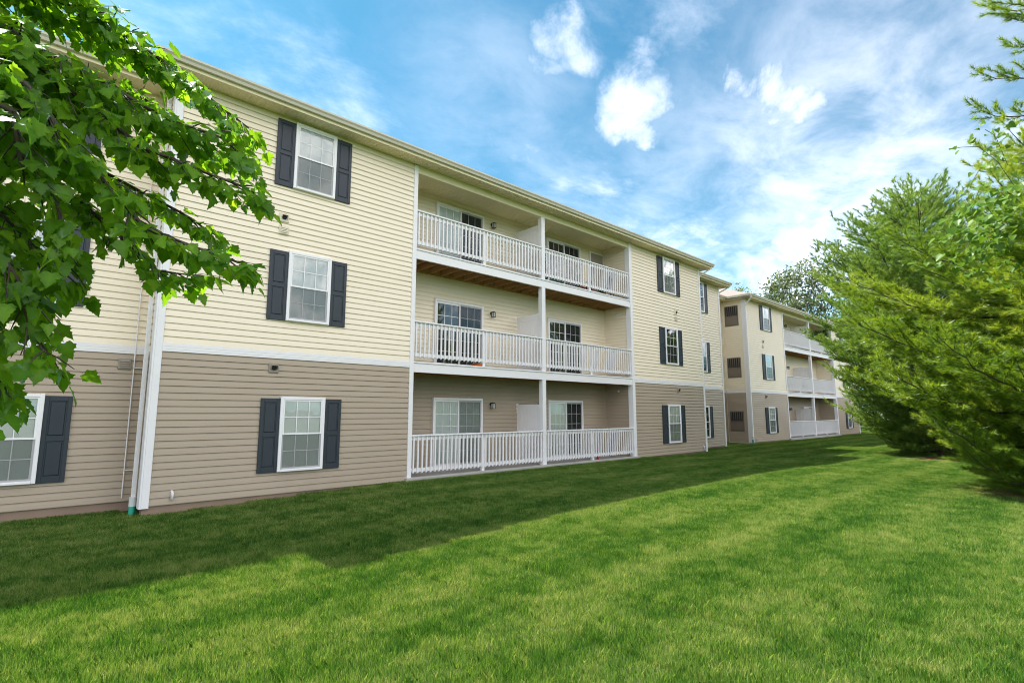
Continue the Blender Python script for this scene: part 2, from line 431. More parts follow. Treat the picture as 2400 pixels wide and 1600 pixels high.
def tri_mesh(name, verts, tris, mat, shade=None, smooth_sh=False):
    """big mesh from numpy arrays: verts (n,3), tris (m,k)"""
    me = bpy.data.meshes.new(name)
    verts = np.asarray(verts, dtype=np.float32); tris = np.asarray(tris, dtype=np.int32)
    k = tris.shape[1]
    me.vertices.add(len(verts)); me.vertices.foreach_set("co", verts.ravel())
    me.loops.add(tris.size); me.loops.foreach_set("vertex_index", tris.ravel())
    me.polygons.add(len(tris))
    me.polygons.foreach_set("loop_start", np.arange(0, tris.size, k, dtype=np.int32))
    if smooth_sh:
        me.polygons.foreach_set("use_smooth", np.ones(len(tris), dtype=bool))
    if shade is not None:
        a = me.attributes.new("shade", "FLOAT", "POINT"); a.data.foreach_set("value", np.asarray(shade, dtype=np.float32))
    me.update(calc_edges=True)
    me.materials.append(mat)
    return me

# ================================================================== ground
def ground_z(x, y):
    x = np.asarray(x, dtype=float); y = np.asarray(y, dtype=float)
    s = np.clip((x - 1.0) / 6.5, 0, 1); s = s * s * (3 - 2 * s)
    q = np.clip((x - 16.5) / 4.0, 0, 1); q = q * q * (3 - 2 * q)
    near = np.clip((y + 12) / 9, 0, 1)
    und = 0.035 * np.sin(x * 0.31 + 0.7) * np.sin(y * 0.43 + 1.1) * np.clip(-(y + 1.0) / 4, 0, 1)
    return (-0.16 * (1 - s) - 0.07 * q) * (0.5 + 0.5 * near) + und
def make_ground():
    xs = np.unique(np.concatenate([np.linspace(-600, -30, 12), np.linspace(-30, 80, 111), np.linspace(80, 1500, 20)]))
    ys = np.unique(np.concatenate([np.linspace(-900, -40, 12), np.linspace(-40, 40, 81), np.linspace(40, 900, 12)]))
    X, Y = np.meshgrid(xs, ys)
    V = np.stack([X, Y, ground_z(X, Y)], -1).reshape(-1, 3)
    nx = len(xs); i, j = np.meshgrid(np.arange(nx - 1), np.arange(len(ys) - 1))
    a = (j * nx + i).ravel()
    F = np.stack([a, a + 1, a + 1 + nx, a + nx], -1)
    o = put("lawn", tri_mesh("lawn", V, F, M["soil"], smooth_sh=True))
    o["kind"] = "structure"
make_ground()

# ================================================================== apartment buildings
BH = 0.1268                      # course of the taupe siding
Z0, ZB0, ZB1, ZTOP = 0.04, 2.83, 2.99, 8.27
def board_mb(length, h, mb=None, x=0.0, z=0.0, joint=0.0):
    mb = mb or MB()
    if joint and length > 3.0:                 # two lengths, the second lapped over the first
        t = length * joint
        board_mb(t, h, mb, x, z)
        n = len(mb.v)
        board_mb(length - t + 0.025, h, mb, x + t - 0.025, z)
        mb.v[n:] = [(a, b - 0.0018, c) for a, b, c in mb.v[n:]]
        return mb
    # sloped face, rounded lip, and a slot under the lip where the board above overlaps the one below
    mb.prism([(-0.003, z + 0.030), (-0.022, z + 0.027), (-0.0315, z + 0.0005), (-0.034, z + 0.002), (-0.034, z + 0.008), (-0.027, z + h * 0.5), (-0.006, z + h + 0.028), (-0.002, z + h + 0.028), (-0.002, z + 0.030)], x, x + length)
    return mb
def courses(z0, z1, h):
    n = max(1, round((z1 - z0) / h)); hh = (z1 - z0) / n
    return [(z0 + i * hh, hh) for i in range(n)]
BOARD_BUDGET = {}
def clad(bld, wall, x0, y0, length, spans, rotz=0.0, single=True):
    """clapboard courses on a wall: spans = [(z0, z1, material)]; each course one board, or all joined"""
    for z0, z1, mk in spans:
        if single:
            for z, h in courses(z0, z1, BH):
                k = random.randrange(4)
                me = cached(("board", round(length, 3), round(h, 4), mk, k), lambda: board_mb(length, h, joint=(0.0, 0.31, 0.58, 0.77)[k]).mesh("siding_board", M[mk]))
                put("siding_board", me, wall, (x0, y0, z), rotz)
        else:
            mb = MB()
            for z, h in courses(z0, z1, BH):
                board_mb(length, h, mb, 0.0, z)
            o = build(mb, "siding", M[mk], wall, (x0, y0, 0), rotz)
            o["kind"] = "stuff"
def wall_block(bld, x0, x1, y0, y1, z0, z1, mk="cream"):
    return build(MB().box(x0, x1, y0, y1, z0, z1), "wall", M[mk], bld)

FULL = [(Z0, ZB0, "taupe"), (ZB1, ZTOP - 0.02, "cream")]

def sash_window(bld, cx, y, zb, rotz=0.0, fine=True, shutters=(True, True), back="blind", ht=1.55):
    W, H = 0.96, ht
    def frame():
        m = MB()
        d = -0.072
        m.bbox(-W / 2, -W / 2 + 0.062, d, 0.026, 0.0, H, 0.006).bbox(W / 2 - 0.062, W / 2, d, 0.026, 0.0, H, 0.006)
        m.bbox(-W / 2 + 0.062, W / 2 - 0.062, d + 0.001, 0, H - 0.062, H, 0.006)
        m.bbox(-W / 2 + 0.062, W / 2 - 0.062, d - 0.012, 0, 0.0, 0.05, 0.006)
        # upper sash (outer) and lower sash (inner)
        a, b = -W / 2 + 0.062, W / 2 - 0.062
        for (z0, z1, yo, yi) in ((H * 0.5 - 0.018, H - 0.062, -0.060, -0.040), (0.05, H * 0.5 + 0.018, -0.042, -0.028)):
            if yo < -0.05:
                m.box(a, a + 0.03, yo, yi, z0, z1).box(b - 0.03, b, yo, yi, z0, z1)
                m.box(a + 0.03, b - 0.03, yo, yi, z1 - 0.028, z1).box(a + 0.03, b - 0.03, yo, yi, z0, z0 + 0.034)
            else:
                m.box(a, a + 0.034, yo, yi, z0, H * 0.5 - 0.0185).box(b - 0.034, b, yo, yi, z0, H * 0.5 - 0.0185)
                m.box(a + 0.034, b - 0.034, yo, yi, z0, z0 + 0.034)
        return m.mesh("window", M["white"])
    def grid():
        m = MB()
        a, b = -W / 2 + 0.092, W / 2 - 0.092
        for (z0, z1, yy) in ((H * 0.5 + 0.018, H - 0.092, -0.0505), (0.086, H * 0.5 - 0.02, -0.0365)):
            for k in (1, 2):
                xx = a + (b - a) * k / 3
                m.box(xx - 0.008, xx + 0.008, yy - 0.002, yy + 0.004, z0, z1)
            zz = (z0 + z1) / 2
            m.box(a, b, yy - 0.001, yy + 0.003, zz - 0.008, zz + 0.008)
        return m.mesh("muntin", M["white"])
    def blind():
        m = MB(); a, b = -W / 2 + 0.066, W / 2 - 0.066
        z = 0.055
        while z < H - 0.075:
            m.quad((a, -0.0265, z), (b, -0.0265, z), (b, -0.0195, z + 0.0235), (a, -0.0195, z + 0.0235)); z += 0.0225
        m.quad((a, -0.0165, 0.05), (b, -0.0165, 0.05), (b, -0.0165, H - 0.062), (a, -0.0165, H - 0.062))
        m.box(a, b, -0.028, -0.018, H - 0.095, H - 0.064)
        return m.mesh("blind", M["blind"])
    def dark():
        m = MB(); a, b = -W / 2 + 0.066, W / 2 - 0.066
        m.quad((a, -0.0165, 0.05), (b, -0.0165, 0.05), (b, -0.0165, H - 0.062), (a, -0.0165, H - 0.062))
        return m.mesh("dark_room_sheet", M["painted_dark"])  # flat sheet; the room's darkness is painted into its colour
    def scr():
        m = MB(); a, b = -W / 2 + 0.064, W / 2 - 0.064
        m.quad((a, -0.0615, 0.05), (b, -0.0615, 0.05), (b, -0.0615, H * 0.5 - 0.018), (a, -0.0615, H * 0.5 - 0.018))
        return m.mesh("insect_screen", M["screen"])
    y -= 0.028
    w = put("window", cached(("winframe", H), frame), bld, (cx, y, zb), rotz)
    put("muntin", cached(("wingrid", H), grid), w)
    put("blind" if back == "blind" else "dark_room_sheet", cached((back, H), blind if back == "blind" else dark), w)
    put("insect_screen", cached(("scr", H), scr), w)
    a, b = -W / 2 + 0.092, W / 2 - 0.092
    if fine:
        for (z0, z1, yy) in ((H * 0.5 + 0.018, H - 0.092, -0.050), (0.086, H * 0.5 - 0.02, -0.036)):
            pw, ph = (b - a) / 3, (z1 - z0) / 2
            me = cached(("pane", round(ph, 3)), lambda: MB().quad((0, 0, 0), (pw, 0, 0), (pw, 0, ph), (0, 0, ph)).mesh("pane", M["glass"]))
            for i in range(3):
                for j in range(2):
                    put("pane", me, w, (a + i * pw, yy, z0 + j * ph))
    else:
        def panes():
            m = MB()
            for (z0, z1, yy) in ((H * 0.5 + 0.018, H - 0.092, -0.050), (0.086, H * 0.5 - 0.02, -0.036)):
                m.quad((a, yy, z0), (b, yy, z0), (b, yy, z1), (a, yy, z1))
            return m.mesh("glazing", M["glass"])
        put("glazing", cached(("panes", H), panes), w)
    SW, SH = 0.385, H - 0.03
    def sbody():
        m = MB()
        m.box(0, SW, -0.026, -0.003, 0, SH)
        d = -0.042
        m.bbox(0, 0.065, d, -0.0255, 0, SH, 0.004).bbox(SW - 0.065, SW, d, -0.0255, 0, SH, 0.004)
        for (z0, z1) in ((0, 0.10), (SH / 2 - 0.04, SH / 2 + 0.04), (SH - 0.085, SH)):
            m.bbox(0.0652, SW - 0.0652, d + 0.0005, -0.0255, z0, z1, 0.003)
        for z in (0.05, SH / 2, SH - 0.045):
            for x in (0.03, SW - 0.03):
                m.box(x - 0.006, x + 0.006, d - 0.003, d + 0.002, z - 0.006, z + 0.006)
        return m.mesh("shutter", M["shutter"])
    def spanel(h):
        return MB().bbox(0, SW - 0.17, -0.040, -0.0262, 0, h, 0.026 if False else 0.013).mesh("panel", M["shutter"])
    for k, on in enumerate(shutters):
        if not on: continue
        c, s_ = math.cos(rotz), math.sin(rotz)
        ox = (-W / 2 - SW - 0.002) if k == 0 else (W / 2 + 0.002)
        s = put("shutter", cached(("shutter", H), sbody), bld, (cx + c * ox, y + s_ * ox, zb - 0.005), rotz)
        h1 = SH / 2 - 0.04 - 0.10 - 0.04; h2 = SH / 2 - 0.085 - 0.04 - 0.04
        put("panel", cached(("spanel", H, 1), lambda: spanel(h1)), s, (0.085, 0, 0.12))
        put("panel", cached(("spanel", H, 2), lambda: spanel(h2)), s, (0.085, 0, SH / 2 + 0.06))
    return w

def sliding_door(bld, x0, y, zb, fine=True, backs=("curtain", "curtain"), ht=2.02):
    W, H = 1.84, ht
    def frame():
        m = MB(); d = -0.085
        m.bbox(0, 0.055, d, 0.026, 0, H, 0.005).bbox(W - 0.055, W, d, 0.026, 0, H, 0.005)
        m.bbox(0.055, W - 0.055, d + 0.001, 0, H - 0.055, H, 0.005).bbox(0.055, W - 0.055, d - 0.01, 0, 0, 0.045, 0.005)
        for (a, b, yo) in ((0.055, W / 2 + 0.03, -0.048), (W / 2 - 0.03, W - 0.055, -0.075)):
            m.box(a, a + 0.055, yo, yo + 0.022, 0.045, H - 0.055).box(b - 0.055, b, yo, yo + 0.022, 0.045, H - 0.055)
            m.box(a + 0.055, b - 0.055, yo, yo + 0.022, H - 0.115, H - 0.055).box(a + 0.055, b - 0.055, yo, yo + 0.022, 0.045, 0.13)
        m.box(W - 0.10, W - 0.085, -0.098, -0.075, 0.95, 1.15)
        return m.mesh("sliding_door", M["white"])
    spans = ((0.11, W / 2 - 0.025, -0.037), (W / 2 + 0.025, W - 0.11, -0.064))
    z0, z1 = 0.13, H - 0.115
    def grid():
        m = MB()
        for a, b, yy in spans:
            for k in (1, 2):
                xx = a + (b - a) * k / 3; m.box(xx - 0.008, xx + 0.008, yy - 0.003, yy + 0.004, z0, z1)
            for k in range(1, 5):
                zz = z0 + (z1 - z0) * k / 5; m.box(a, b, yy - 0.002, yy + 0.003, zz - 0.008, zz + 0.008)
        return m.mesh("muntin", M["white"])
    d = put("sliding_door", cached(("sdframe", H), frame), bld, (x0, y - 0.028, zb))
    put("muntin", cached(("sdgrid", H), grid), d)
    for k, (a, b, yy) in enumerate(spans):
        kind = backs[k]
        def cloth():
            m = MB(); n = 11; w = (b - a + 0.03) / n
            for i in range(n):       # vertical blind vanes, each turned a little
                xa = a - 0.015 + i * w
                m.quad((xa, -0.0245, z0 - 0.04), (xa + w * 1.04, -0.0185, z0 - 0.04), (xa + w * 1.04, -0.0185, z1 + 0.02), (xa, -0.0245, z1 + 0.02))
            return m.mesh("curtain", M["curtain"])
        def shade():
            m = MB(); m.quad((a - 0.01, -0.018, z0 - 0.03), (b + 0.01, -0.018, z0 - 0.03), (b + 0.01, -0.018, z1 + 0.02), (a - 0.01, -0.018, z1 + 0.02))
            return m.mesh("dark_room_sheet", M["painted_dark"])  # dark-coloured sheet in place of a shaded room behind the door
        put("curtain" if kind == "curtain" else "dark_room_sheet", cached(("sdback", k, kind, H), cloth if kind == "curtain" else shade), d)
        if fine:
            pw, ph = (b - a) / 3, (z1 - z0) / 5
            me = cached(("sdpane", H), lambda: MB().quad((0, 0, 0), (pw, 0, 0), (pw, 0, ph), (0, 0, ph)).mesh("pane", M["glass"]))
            for i in range(3):
                for j in range(5):
                    put("pane", me, d, (a + i * pw, yy, z0 + j * ph))
        else:
            put("glazing", cached(("sdglaz", k, H), lambda: MB().quad((a, yy, z0), (b, yy, z0), (b, yy, z1), (a, yy, z1)).mesh("glazing", M["glass"])), d)
    def scr():
        return MB().quad((W / 2, -0.0795, 0.05), (W - 0.06, -0.0795, 0.05), (W - 0.06, -0.0795, H - 0.06), (W / 2, -0.0795, H - 0.06)).mesh("insect_screen", M["screen"])
    put("insect_screen", cached(("sdscr", H), scr), d)
    return d

def railing(bld, x0, x1, z, fine=True, n=None):
    """balusters in front of two rails; z = floor level"""
    Lh = x1 - x0
    n = n or round(Lh / 0.132)
    rail = build(MB().bbox(0, Lh, -0.045, 0.075, 1.005, 1.045, 0.006), "railing", M["trim"], bld, (x0, 0.0, z))
    build(MB().box(0.001, Lh - 0.001, 0.021, 0.058, 0.905, 1.004), "top_rail", M["trim"], rail)
    build(MB().box(0.001, Lh - 0.001, 0.021, 0.058, 0.125, 0.215), "bottom_rail", M["trim"], rail)
    build(MB().box(Lh / 2 - 0.045, Lh / 2 + 0.045, 0.0215, 0.1095, 0.0, 1.004), "support_post", M["trim"], rail)
    def bal():
        w = 0.019
        m = MB()
        m.v = [(-w, -w, 0.02), (w, -w, 0.02), (w, w, 0.0), (-w, w, 0.0), (-w, -w, 0.92), (w, -w, 0.92), (w, w, 0.92), (-w, w, 0.92)]
        m.f = [(0, 3, 2, 1), (4, 5, 6, 7), (0, 1, 5, 4), (1, 2, 6, 5), (2, 3, 7, 6), (3, 0, 4, 7)]
        return m
    me = cached("baluster", lambda: bal().mesh("baluster", M["trim"]))
    for i in range(n):
        put("baluster", me, rail, (Lh * (i + 0.6) / (n + 0.2), 0.0, 0.084))
    return rail

def wall_lamp(bld, x, y, z):
    base = build(MB().lathe([(0.0, 0), (0.055, 0.0), (0.055, 0.012), (0.03, 0.03)], 14), "wall_lamp", M["black"], bld, (x, y, z))
    base.rotation_euler = (R(90), 0, 0)
    # local z points out of the wall (-y world), local y points up
    m = MB().tube([(0, 0.0, 0.02), (0, 0.03, 0.07), (0, 0.02, 0.11)], 0.011, 6)
    build(m, "arm", M["black"], base)
    c = MB()
    for sx in (-1, 1):
        for sz in (-1, 1):
            c.box(sx * 0.048 - 0.005, sx * 0.048 + 0.005, -0.13, 0.015, 0.11 + sz * 0.048 - 0.005, 0.11 + sz * 0.048 + 0.005)
    c.box(-0.06, 0.06, 0.012, 0.028, 0.05, 0.17).box(-0.035, 0.035, 0.028, 0.05, 0.075, 0.145).box(-0.055, 0.055, -0.14, -0.128, 0.055, 0.165)
    build(c, "cage", M["black"], base)
    build(MB().box(-0.044, 0.044, -0.127, 0.011, 0.066, 0.154), "lamp_glass", M["lampglass"], base)

def vent(bld, x, y, z, mk, louvre=False, big=1.0, rotz=0.0):
    s = 0.10 * big
    v = build(MB().bbox(-s, s, -0.032, -0.004, -s, s, 0.010), "vent", M[mk], bld, (x, y, z), rotz)
    if louvre:
        for k in range(4):
            zz = -s * 0.62 + k * s * 0.34
            build(MB().quad((-s * .7, -0.052, zz), (s * .7, -0.052, zz), (s * .7, -0.033, zz + s * .33), (-s * .7, -0.033, zz + s * .33)).quad((-s * .7, -0.033, zz), (s * .7, -0.033, zz), (s * .7, -0.052, zz), (-s * .7, -0.052, zz)), "slat", M[mk], v)
    else:
        hood = MB()
        seg = 8
        pts = [(-s * .62, -s * .55), (-s * .62, s * .25)] + [(-s * .62 * math.cos(math.pi * i / seg), s * .25 + s * .45 * math.sin(math.pi * i / seg)) for i in range(1, seg)] + [(s * .62, s * .25), (s * .62, -s * .55)]
        for i in range(len(pts) - 1):
            (xa, za), (xb, zb) = pts[i], pts[i + 1]
            hood.quad((xa, -0.032, za), (xb, -0.032, zb), (xb, -0.085 if zb > -s * .2 else -0.05, zb), (xa, -0.085 if za > -s * .2 else -0.05, za))
        hood.box(-s * .6, s * .6, -0.088, -0.07, s * .42, s * .62)
        build(hood, "hood", M[mk], v)
        build(MB().tube([(0, -0.033, -s * .02), (0, -0.055, -s * .02)], s * .48, 14), "duct", M["hole"], v)

def downspout(bld, pts, w=0.032, base=True, gz=0.0):
    d = build(MB().tube(pts, w * 1.25, 4), "downspout", M["trim"], bld)
    x, y, zb = pts[-1]
    if base:
        build(MB().tube([(x, y, zb + 0.14), (x, y, zb - 0.03)], 0.058, 14), "coupling", M["pvc"], d)
        build(MB().tube([(x, y, zb - 0.03), (x - 0.01, y - 0.02, gz - 0.06)], 0.052, 14), "drain_pipe", M["teal"], d)
    return d

def eave(bld, x0, x1, y, over=0.45, el=0.0, er=0.0, ribs=True):
    """soffit, fascia and gutter along a front eave; el/er = overhang past the wall at the ends"""
    a, b = x0 - el, x1 + er
    s = build(MB().box(a, b, y - over + 0.0, y - 0.014, ZTOP - 0.001, ZTOP + 0.02), "soffit", M["ivory"], bld)
    if ribs:
        m = MB(); n = int((b - a) / 0.105)
        for i in range(n):
            xx = a + 0.02 + i * 0.105
            m.box(xx, xx + 0.022, y - over + 0.004, y - 0.018, ZTOP - 0.011, ZTOP - 0.001)
        o = build(m, "soffit_rib", M["ivory"], s); o["kind"] = "stuff"
    build(MB().box(a, b, y - over - 0.02, y - over - 0.001, ZTOP - 0.02, ZTOP + 0.19), "fascia", M["ivory"], bld)
    # K-style gutter
    g = y - over - 0.021
    prof = [(g, ZTOP + 0.05), (g - 0.07, ZTOP + 0.05), (g - 0.085, ZTOP + 0.10), (g - 0.115, ZTOP + 0.135), (g - 0.115, ZTOP + 0.175), (g - 0.105, ZTOP + 0.175), (g - 0.10, ZTOP + 0.15), (g - 0.075, ZTOP + 0.12), (g, ZTOP + 0.11)]
    build(MB().prism(prof, a - 0.01, b + 0.01), "gutter", M["gutter"], bld)
    # drip edge and first row of shingles over the gutter
    build(MB().prism([(g + 0.02, ZTOP + 0.192), (g - 0.03, ZTOP + 0.178), (g - 0.03, ZTOP + 0.192), (g + 0.02, ZTOP + 0.21)], a - 0.02, b + 0.02), "drip_edge", M["shingle"], bld)

def balcony_stack(bld, x0, x1, rec=1.25, fine=True):
    """three floors of paired recessed balconies between x0 and x1 (wall plane y=0)"""
    xm = (x0 + x1) / 2 - 0.03
    floors = ((0.10, 2.73, "taupe"), (3.01, 5.70, "cream"), (5.99, 8.23, "cream"))
    bw = build(MB().box(x0 - 0.15, x1 + 0.15, rec, rec + 0.15, 0.0, ZTOP), "wall", M["cream"], bld)
    sw = build(MB().box(x1, x1 + 0.15, 0.16, rec - 0.001, 0.0, ZTOP), "wall", M["cream"], bld)
    lw = build(MB().box(x0 - 0.15, x0, 0.16, rec - 0.001, 0.0, ZTOP), "wall", M["cream"], bld)
    for k, (zf, zt, mk) in enumerate(floors):
        h0 = zf + 0.02
        if fine:
            clad(bld, bw, x0, rec, xm - x0 + 0.0, [(h0, zt, mk)], single=True)
            clad(bld, bw, xm + 0.001, rec, x1 - xm - 0.03, [(h0, zt, mk)], single=False)
        else:
            clad(bld, bw, x0, rec, x1 - x0 - 0.03, [(h0, zt, mk)], single=False)
        clad(bld, sw, x1, rec - 0.02, rec - 0.14, [(h0, zt, mk)], rotz=R(-90), single=False)
        clad(bld, lw, x0, 0.12, rec - 0.14, [(h0, zt, mk)], rotz=R(90), single=False)
        build(MB().box(x1 - 0.045, x1 - 0.001, rec - 0.045, rec - 0.001, zf, zt), "corner_trim", M[mk], bld)
        # doors, lamps
        bk = ((("curtain", "curtain"), ("curtain", "dark")), (("dark", "dark"), ("dark", "dark")), (("curtain", "dark"), ("dark", "dark")))[k]
        sliding_door(bld, x0 + 1.49, rec, zf + 0.005, fine, bk[0])
        sliding_door(bld, x0 + 6.32, rec, zf + 0.005, fine, bk[1])
        wall_lamp(bld, x0 + 3.72, rec - 0.033, zf + 1.86)
        wall_lamp(bld, x0 + 5.86, rec - 0.033, zf + 1.86)
        # privacy screen of tongue-and-groove planks between the two balconies
        px = xm + 0.06
        ps = build(MB().box(px - 0.03, px + 0.03, 0.16, rec - 0.015, zf + 1.68, zf + 1.86), "privacy_screen", M["white"], bld)
        build(MB().box(px - 0.03, px + 0.03, 0.16, rec - 0.015, zf + 0.03, zf + 0.14), "bottom_rail", M["white"], ps)
        npl = 6; w = (rec - 0.015 - 0.16) / npl
        for i in range(npl):
            build(MB().box(px - 0.02, px + 0.02, 0.16 + i * w + 0.002, 0.16 + (i + 1) * w - 0.002, zf + 0.1401, zf + 1.6799), "plank", M["white"], ps)
        build(MB().box(px - 0.045, px + 0.045, rec - 0.03, rec + 0.001, zf + 1.60, zf + 1.90), "bracket", M["white"], ps)
        # railings
        railing(bld, x0 + 0.06, xm - 0.02, zf, fine)
        railing(bld, xm + 0.145, x1 - 0.06, zf, fine)
        # smoke alarm on the side wall
        build(MB().tube([(x1 - 0.012, 0.62, zt - 0.22), (x1 - 0.05, 0.62, zt - 0.22)], 0.045, 12), "alarm", M["trim"], bld)
    # storage closet door on the top right balcony
    d = build(MB().bbox(0, 0.86, -0.05, 0, 0, 2.02, 0.004), "closet_door", M["trim"], bld, (x1 - 0.93, rec - 0.03, 6.0))
    build(MB().box(0.06, 0.80, -0.057, -0.0505, 0.02, 1.96), "door_leaf", M["venttaupe"], d)
    # decks
    for zf in (2.99, 5.97):
        deck = build(MB().box(x0 + 0.005, x1 - 0.005, 0.035, rec - 0.016, zf - 0.028, zf), "balcony_deck", M["deck"], bld)
        build(MB().bbox(x0 + 0.004, x1 - 0.004, -0.02, 0.034, zf - 0.27, zf - 0.035, 0.004), "fascia_board", M["trim"], deck)
        build(MB().bbox(x0 + 0.004, x1 - 0.004, -0.045, 0.034, zf - 0.034, zf + 0.008, 0.004), "edge_board", M["trim"], deck)
        build(MB().box(x0 + 0.006, x1 - 0.006, 0.036, 0.074, zf - 0.24, zf - 0.03), "rim_joist", M["wood"], deck)
        build(MB().box(x0 + 0.006, x1 - 0.006, rec - 0.055, rec - 0.017, zf - 0.24, zf - 0.03), "ledger", M["wood"], deck)
        n = int((x1 - x0) / 0.405)
        me = cached(("joist", rec), lambda: MB().box(-0.019, 0.019, 0.0745, rec - 0.0555, -0.22, -0.029).mesh("joist", M["wood"]))
        for i in range(n + 1):
            xx = x0 + 0.06 + i * (x1 - x0 - 0.12) / n
            put("joist", me, deck, (xx, 0, zf))
        nb = 8; w = (rec - 0.016 - 0.075) / nb       # underside of the deck boards
        for i in range(nb):
            build(MB().box(x0 + 0.01, x1 - 0.01, 0.0752 + i * w, 0.0752 + (i + 1) * w - 0.006, zf - 0.0295, zf - 0.0282), "deck_board", M["wood"], deck)
    # posts, corner boards, header and ceiling
    for z0, z1 in ((0.10, 2.72), (3.0, 5.70), (5.98, 8.06)):
        build(MB().bbox(xm - 0.02, xm + 0.14, -0.02, 0.14, z0, z1, 0.006), "post", M["trim"], bld)
    build(MB().bbox(x0 - 0.06, x0 + 0.06, -0.050, 0.16, 0.02, ZTOP - 0.02, 0.005), "corner_board", M["trim"], bld)
    build(MB().bbox(x1 - 0.06, x1 + 0.11, -0.050, 0.16, 0.02, ZTOP - 0.02, 0.005), "corner_board", M["trim"], bld)
    build(MB().bbox(x0 + 0.061, x1 - 0.061, -0.015, 0.15, 8.06, ZTOP - 0.002, 0.004), "header_beam", M["ivory"], bld)
    c = build(MB().box(x0, x1, 0.151, rec, 8.235, ZTOP - 0.003), "ceiling", M["ivory"], bld)
    m = MB()
    for i in range(11):
        yy = 0.16 + i * 0.1
        m.box(x0 + 0.01, x1 - 0.01, yy, yy + 0.012, 8.229, 8.2349)
    o = build(m, "ceiling_rib", M["ivory"], c); o["kind"] = "stuff"
    # concrete slab
    build(MB().bbox(x0 - 0.12, x1 + 0.12, -0.13, rec, -0.25, 0.10, 0.012), "patio_slab", M["concrete"], bld)

def block_wall(bld, x0, x1, y, depth=0.18):
    """foundation course under a wall"""
    f = build(MB().box(x0 + 0.02, x1 - 0.02, y + 0.012, y + depth, -0.5, Z0 - 0.012), "foundation", M["block"], bld)
    return f
def band(bld, x0, x1, y):
    b = build(MB().bbox(x0, x1, y - 0.043, y + 0.0, ZB0, ZB1, 0.004), "band_board", M["trim"], bld)
    for k in (1, 2):
        z = ZB0 + (ZB1 - ZB0) * k / 3
        build(MB().box(x0 + 0.001, x1 - 0.001, y - 0.0465, y - 0.0425, z - 0.004, z + 0.004), "bead", M["trim"], b)

def facade(bld, fine=True, corner_at_left=True):
    """the projecting front: wall 1.72..7.20, balconies, wall 16.90..22.38 (local y=0)"""
    for k, (x0, x1, wx) in enumerate(((1.72, 7.14, 4.49), (17.01, 22.38, 19.70))):
        w = wall_block(bld, x0 + 0.03, x1, 0.0, 0.16, 0.03, ZTOP)
        a = x0 + (0.11 if k == 0 else 0.0); b = x1 - (0.0 if k == 0 else 0.10)
        clad(bld, w, a, 0.0, b - a, FULL, single=fine)
        band(bld, a, b, 0.0)
        block_wall(bld, x0, x1, 0.0)
        for j, zb in enumerate((0.48, 3.66, 6.65)):
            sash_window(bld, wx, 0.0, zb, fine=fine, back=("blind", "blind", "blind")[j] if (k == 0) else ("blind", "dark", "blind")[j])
        vx = 3.87 if k == 0 else 20.16
        vent(bld, vx, -0.027, 5.93, "ventcream"); vent(bld, vx + 0.01, -0.027, 5.65, "ventcream", True)
        vent(bld, vx - 0.03, -0.027, 2.63, "venttaupe")
        cx = 2.18 if k == 0 else 22.05
        build(MB().tube([(cx, 0.0, 0.27), (cx, -0.05, 0.27), (cx, -0.065, 0.25), (cx, -0.065, 0.12)], 0.024, 10), "condensate_pipe", M["white"], bld, smooth_sh=True)
    # outer corner boards with returns
    build(MB().bbox(1.715, 1.835, -0.050, 0.0, 0.0, ZTOP - 0.02, 0.006), "corner_board", M["trim"], bld)
    build(MB().box(1.686, 1.714, -0.049, 0.20, 0.0, ZTOP - 0.02), "corner_board", M["trim"], bld)
    build(MB().bbox(22.28, 22.40, -0.050, 0.0, 0.0, ZTOP - 0.02, 0.006), "corner_board", M["trim"], bld)
    balcony_stack(bld, 7.20, 16.90, 1.25, fine)
    eave(bld, 1.72, 22.38, 0.0, 0.45, 0.45, 0.45)

def slope_roof(bld, x0, x1, y0, depth=14.0, pitch=0.42, over=0.45, hip0=True, hip1=True):
    zr = ZTOP + 0.20
    a, b = x0 - over, x1 + over; f, k = y0 - over, y0 + depth + over
    half = (k - f) / 2; zt = zr + half * pitch
    p = [(a, f, zr), (b, f, zr), (b, k, zr), (a, k, zr), (a + (half if hip0 else 0.0), f + half, zt), (b - (half if hip1 else 0.0), f + half, zt)]
    m = MB(); m.v = p
    m.f = [(0, 1, 5, 4), (2, 3, 4, 5), (3, 0, 4), (1, 2, 5), (0, 3, 2, 1)]
    return build(m, "roof", M["shingle"], bld)

# ---- near block
b1 = thing("apartment_building", "long three storey cream and taupe sided apartment block with paired white balconies, nearest the camera", "building", (0, 0, 0))
facade(b1, True)
# recessed wing left of the projecting front
w = wall_block(b1, -7.0, 1.70, 1.0, 1.16, 0.03, ZTOP)
clad(b1, w, -7.0, 1.0, 8.70, FULL, single=True)
band(b1, -7.0, 1.699, 1.0); block_wall(b1, -7.0, 1.70, 1.0)
for j, zb in enumerate((0.48, 3.66, 6.65)):
    sash_window(b1, -0.18, 1.0, zb, fine=True)
vent(b1, 1.40, 0.973, 2.63, "venttaupe", True, 1.05)
vent(b1, 1.30, 0.973, 5.75, "ventcream", True)
lr = wall_block(b1, 1.725, 1.75, 0.16, 1.16, 0.03, ZTOP)
clad(b1, lr, 1.725, 0.995, 0.79, FULL, rotz=R(-90), single=False)
eave(b1, -7.0, 1.25, 1.0, 0.45, 0.0, 0.0)
downspout(b1, [(1.45, -0.52, ZTOP + 0.08), (1.47, -0.45, ZTOP - 0.04), (1.64, 0.30, ZTOP - 0.45), (1.64, 0.30, 0.05)], base=True, gz=-0.2)
build(MB().tube([(1.55, 0.95, ZTOP - 0.5), (1.55, 0.95, 0.10)], 0.011, 6), "cable_conduit", M["trim"], b1)
for z in (0.6, 2.55, 5.0):
    build(MB().box(1.54, 1.69, 0.93, 0.985, z, z + 0.022), "strap", M["pvc"], b1)
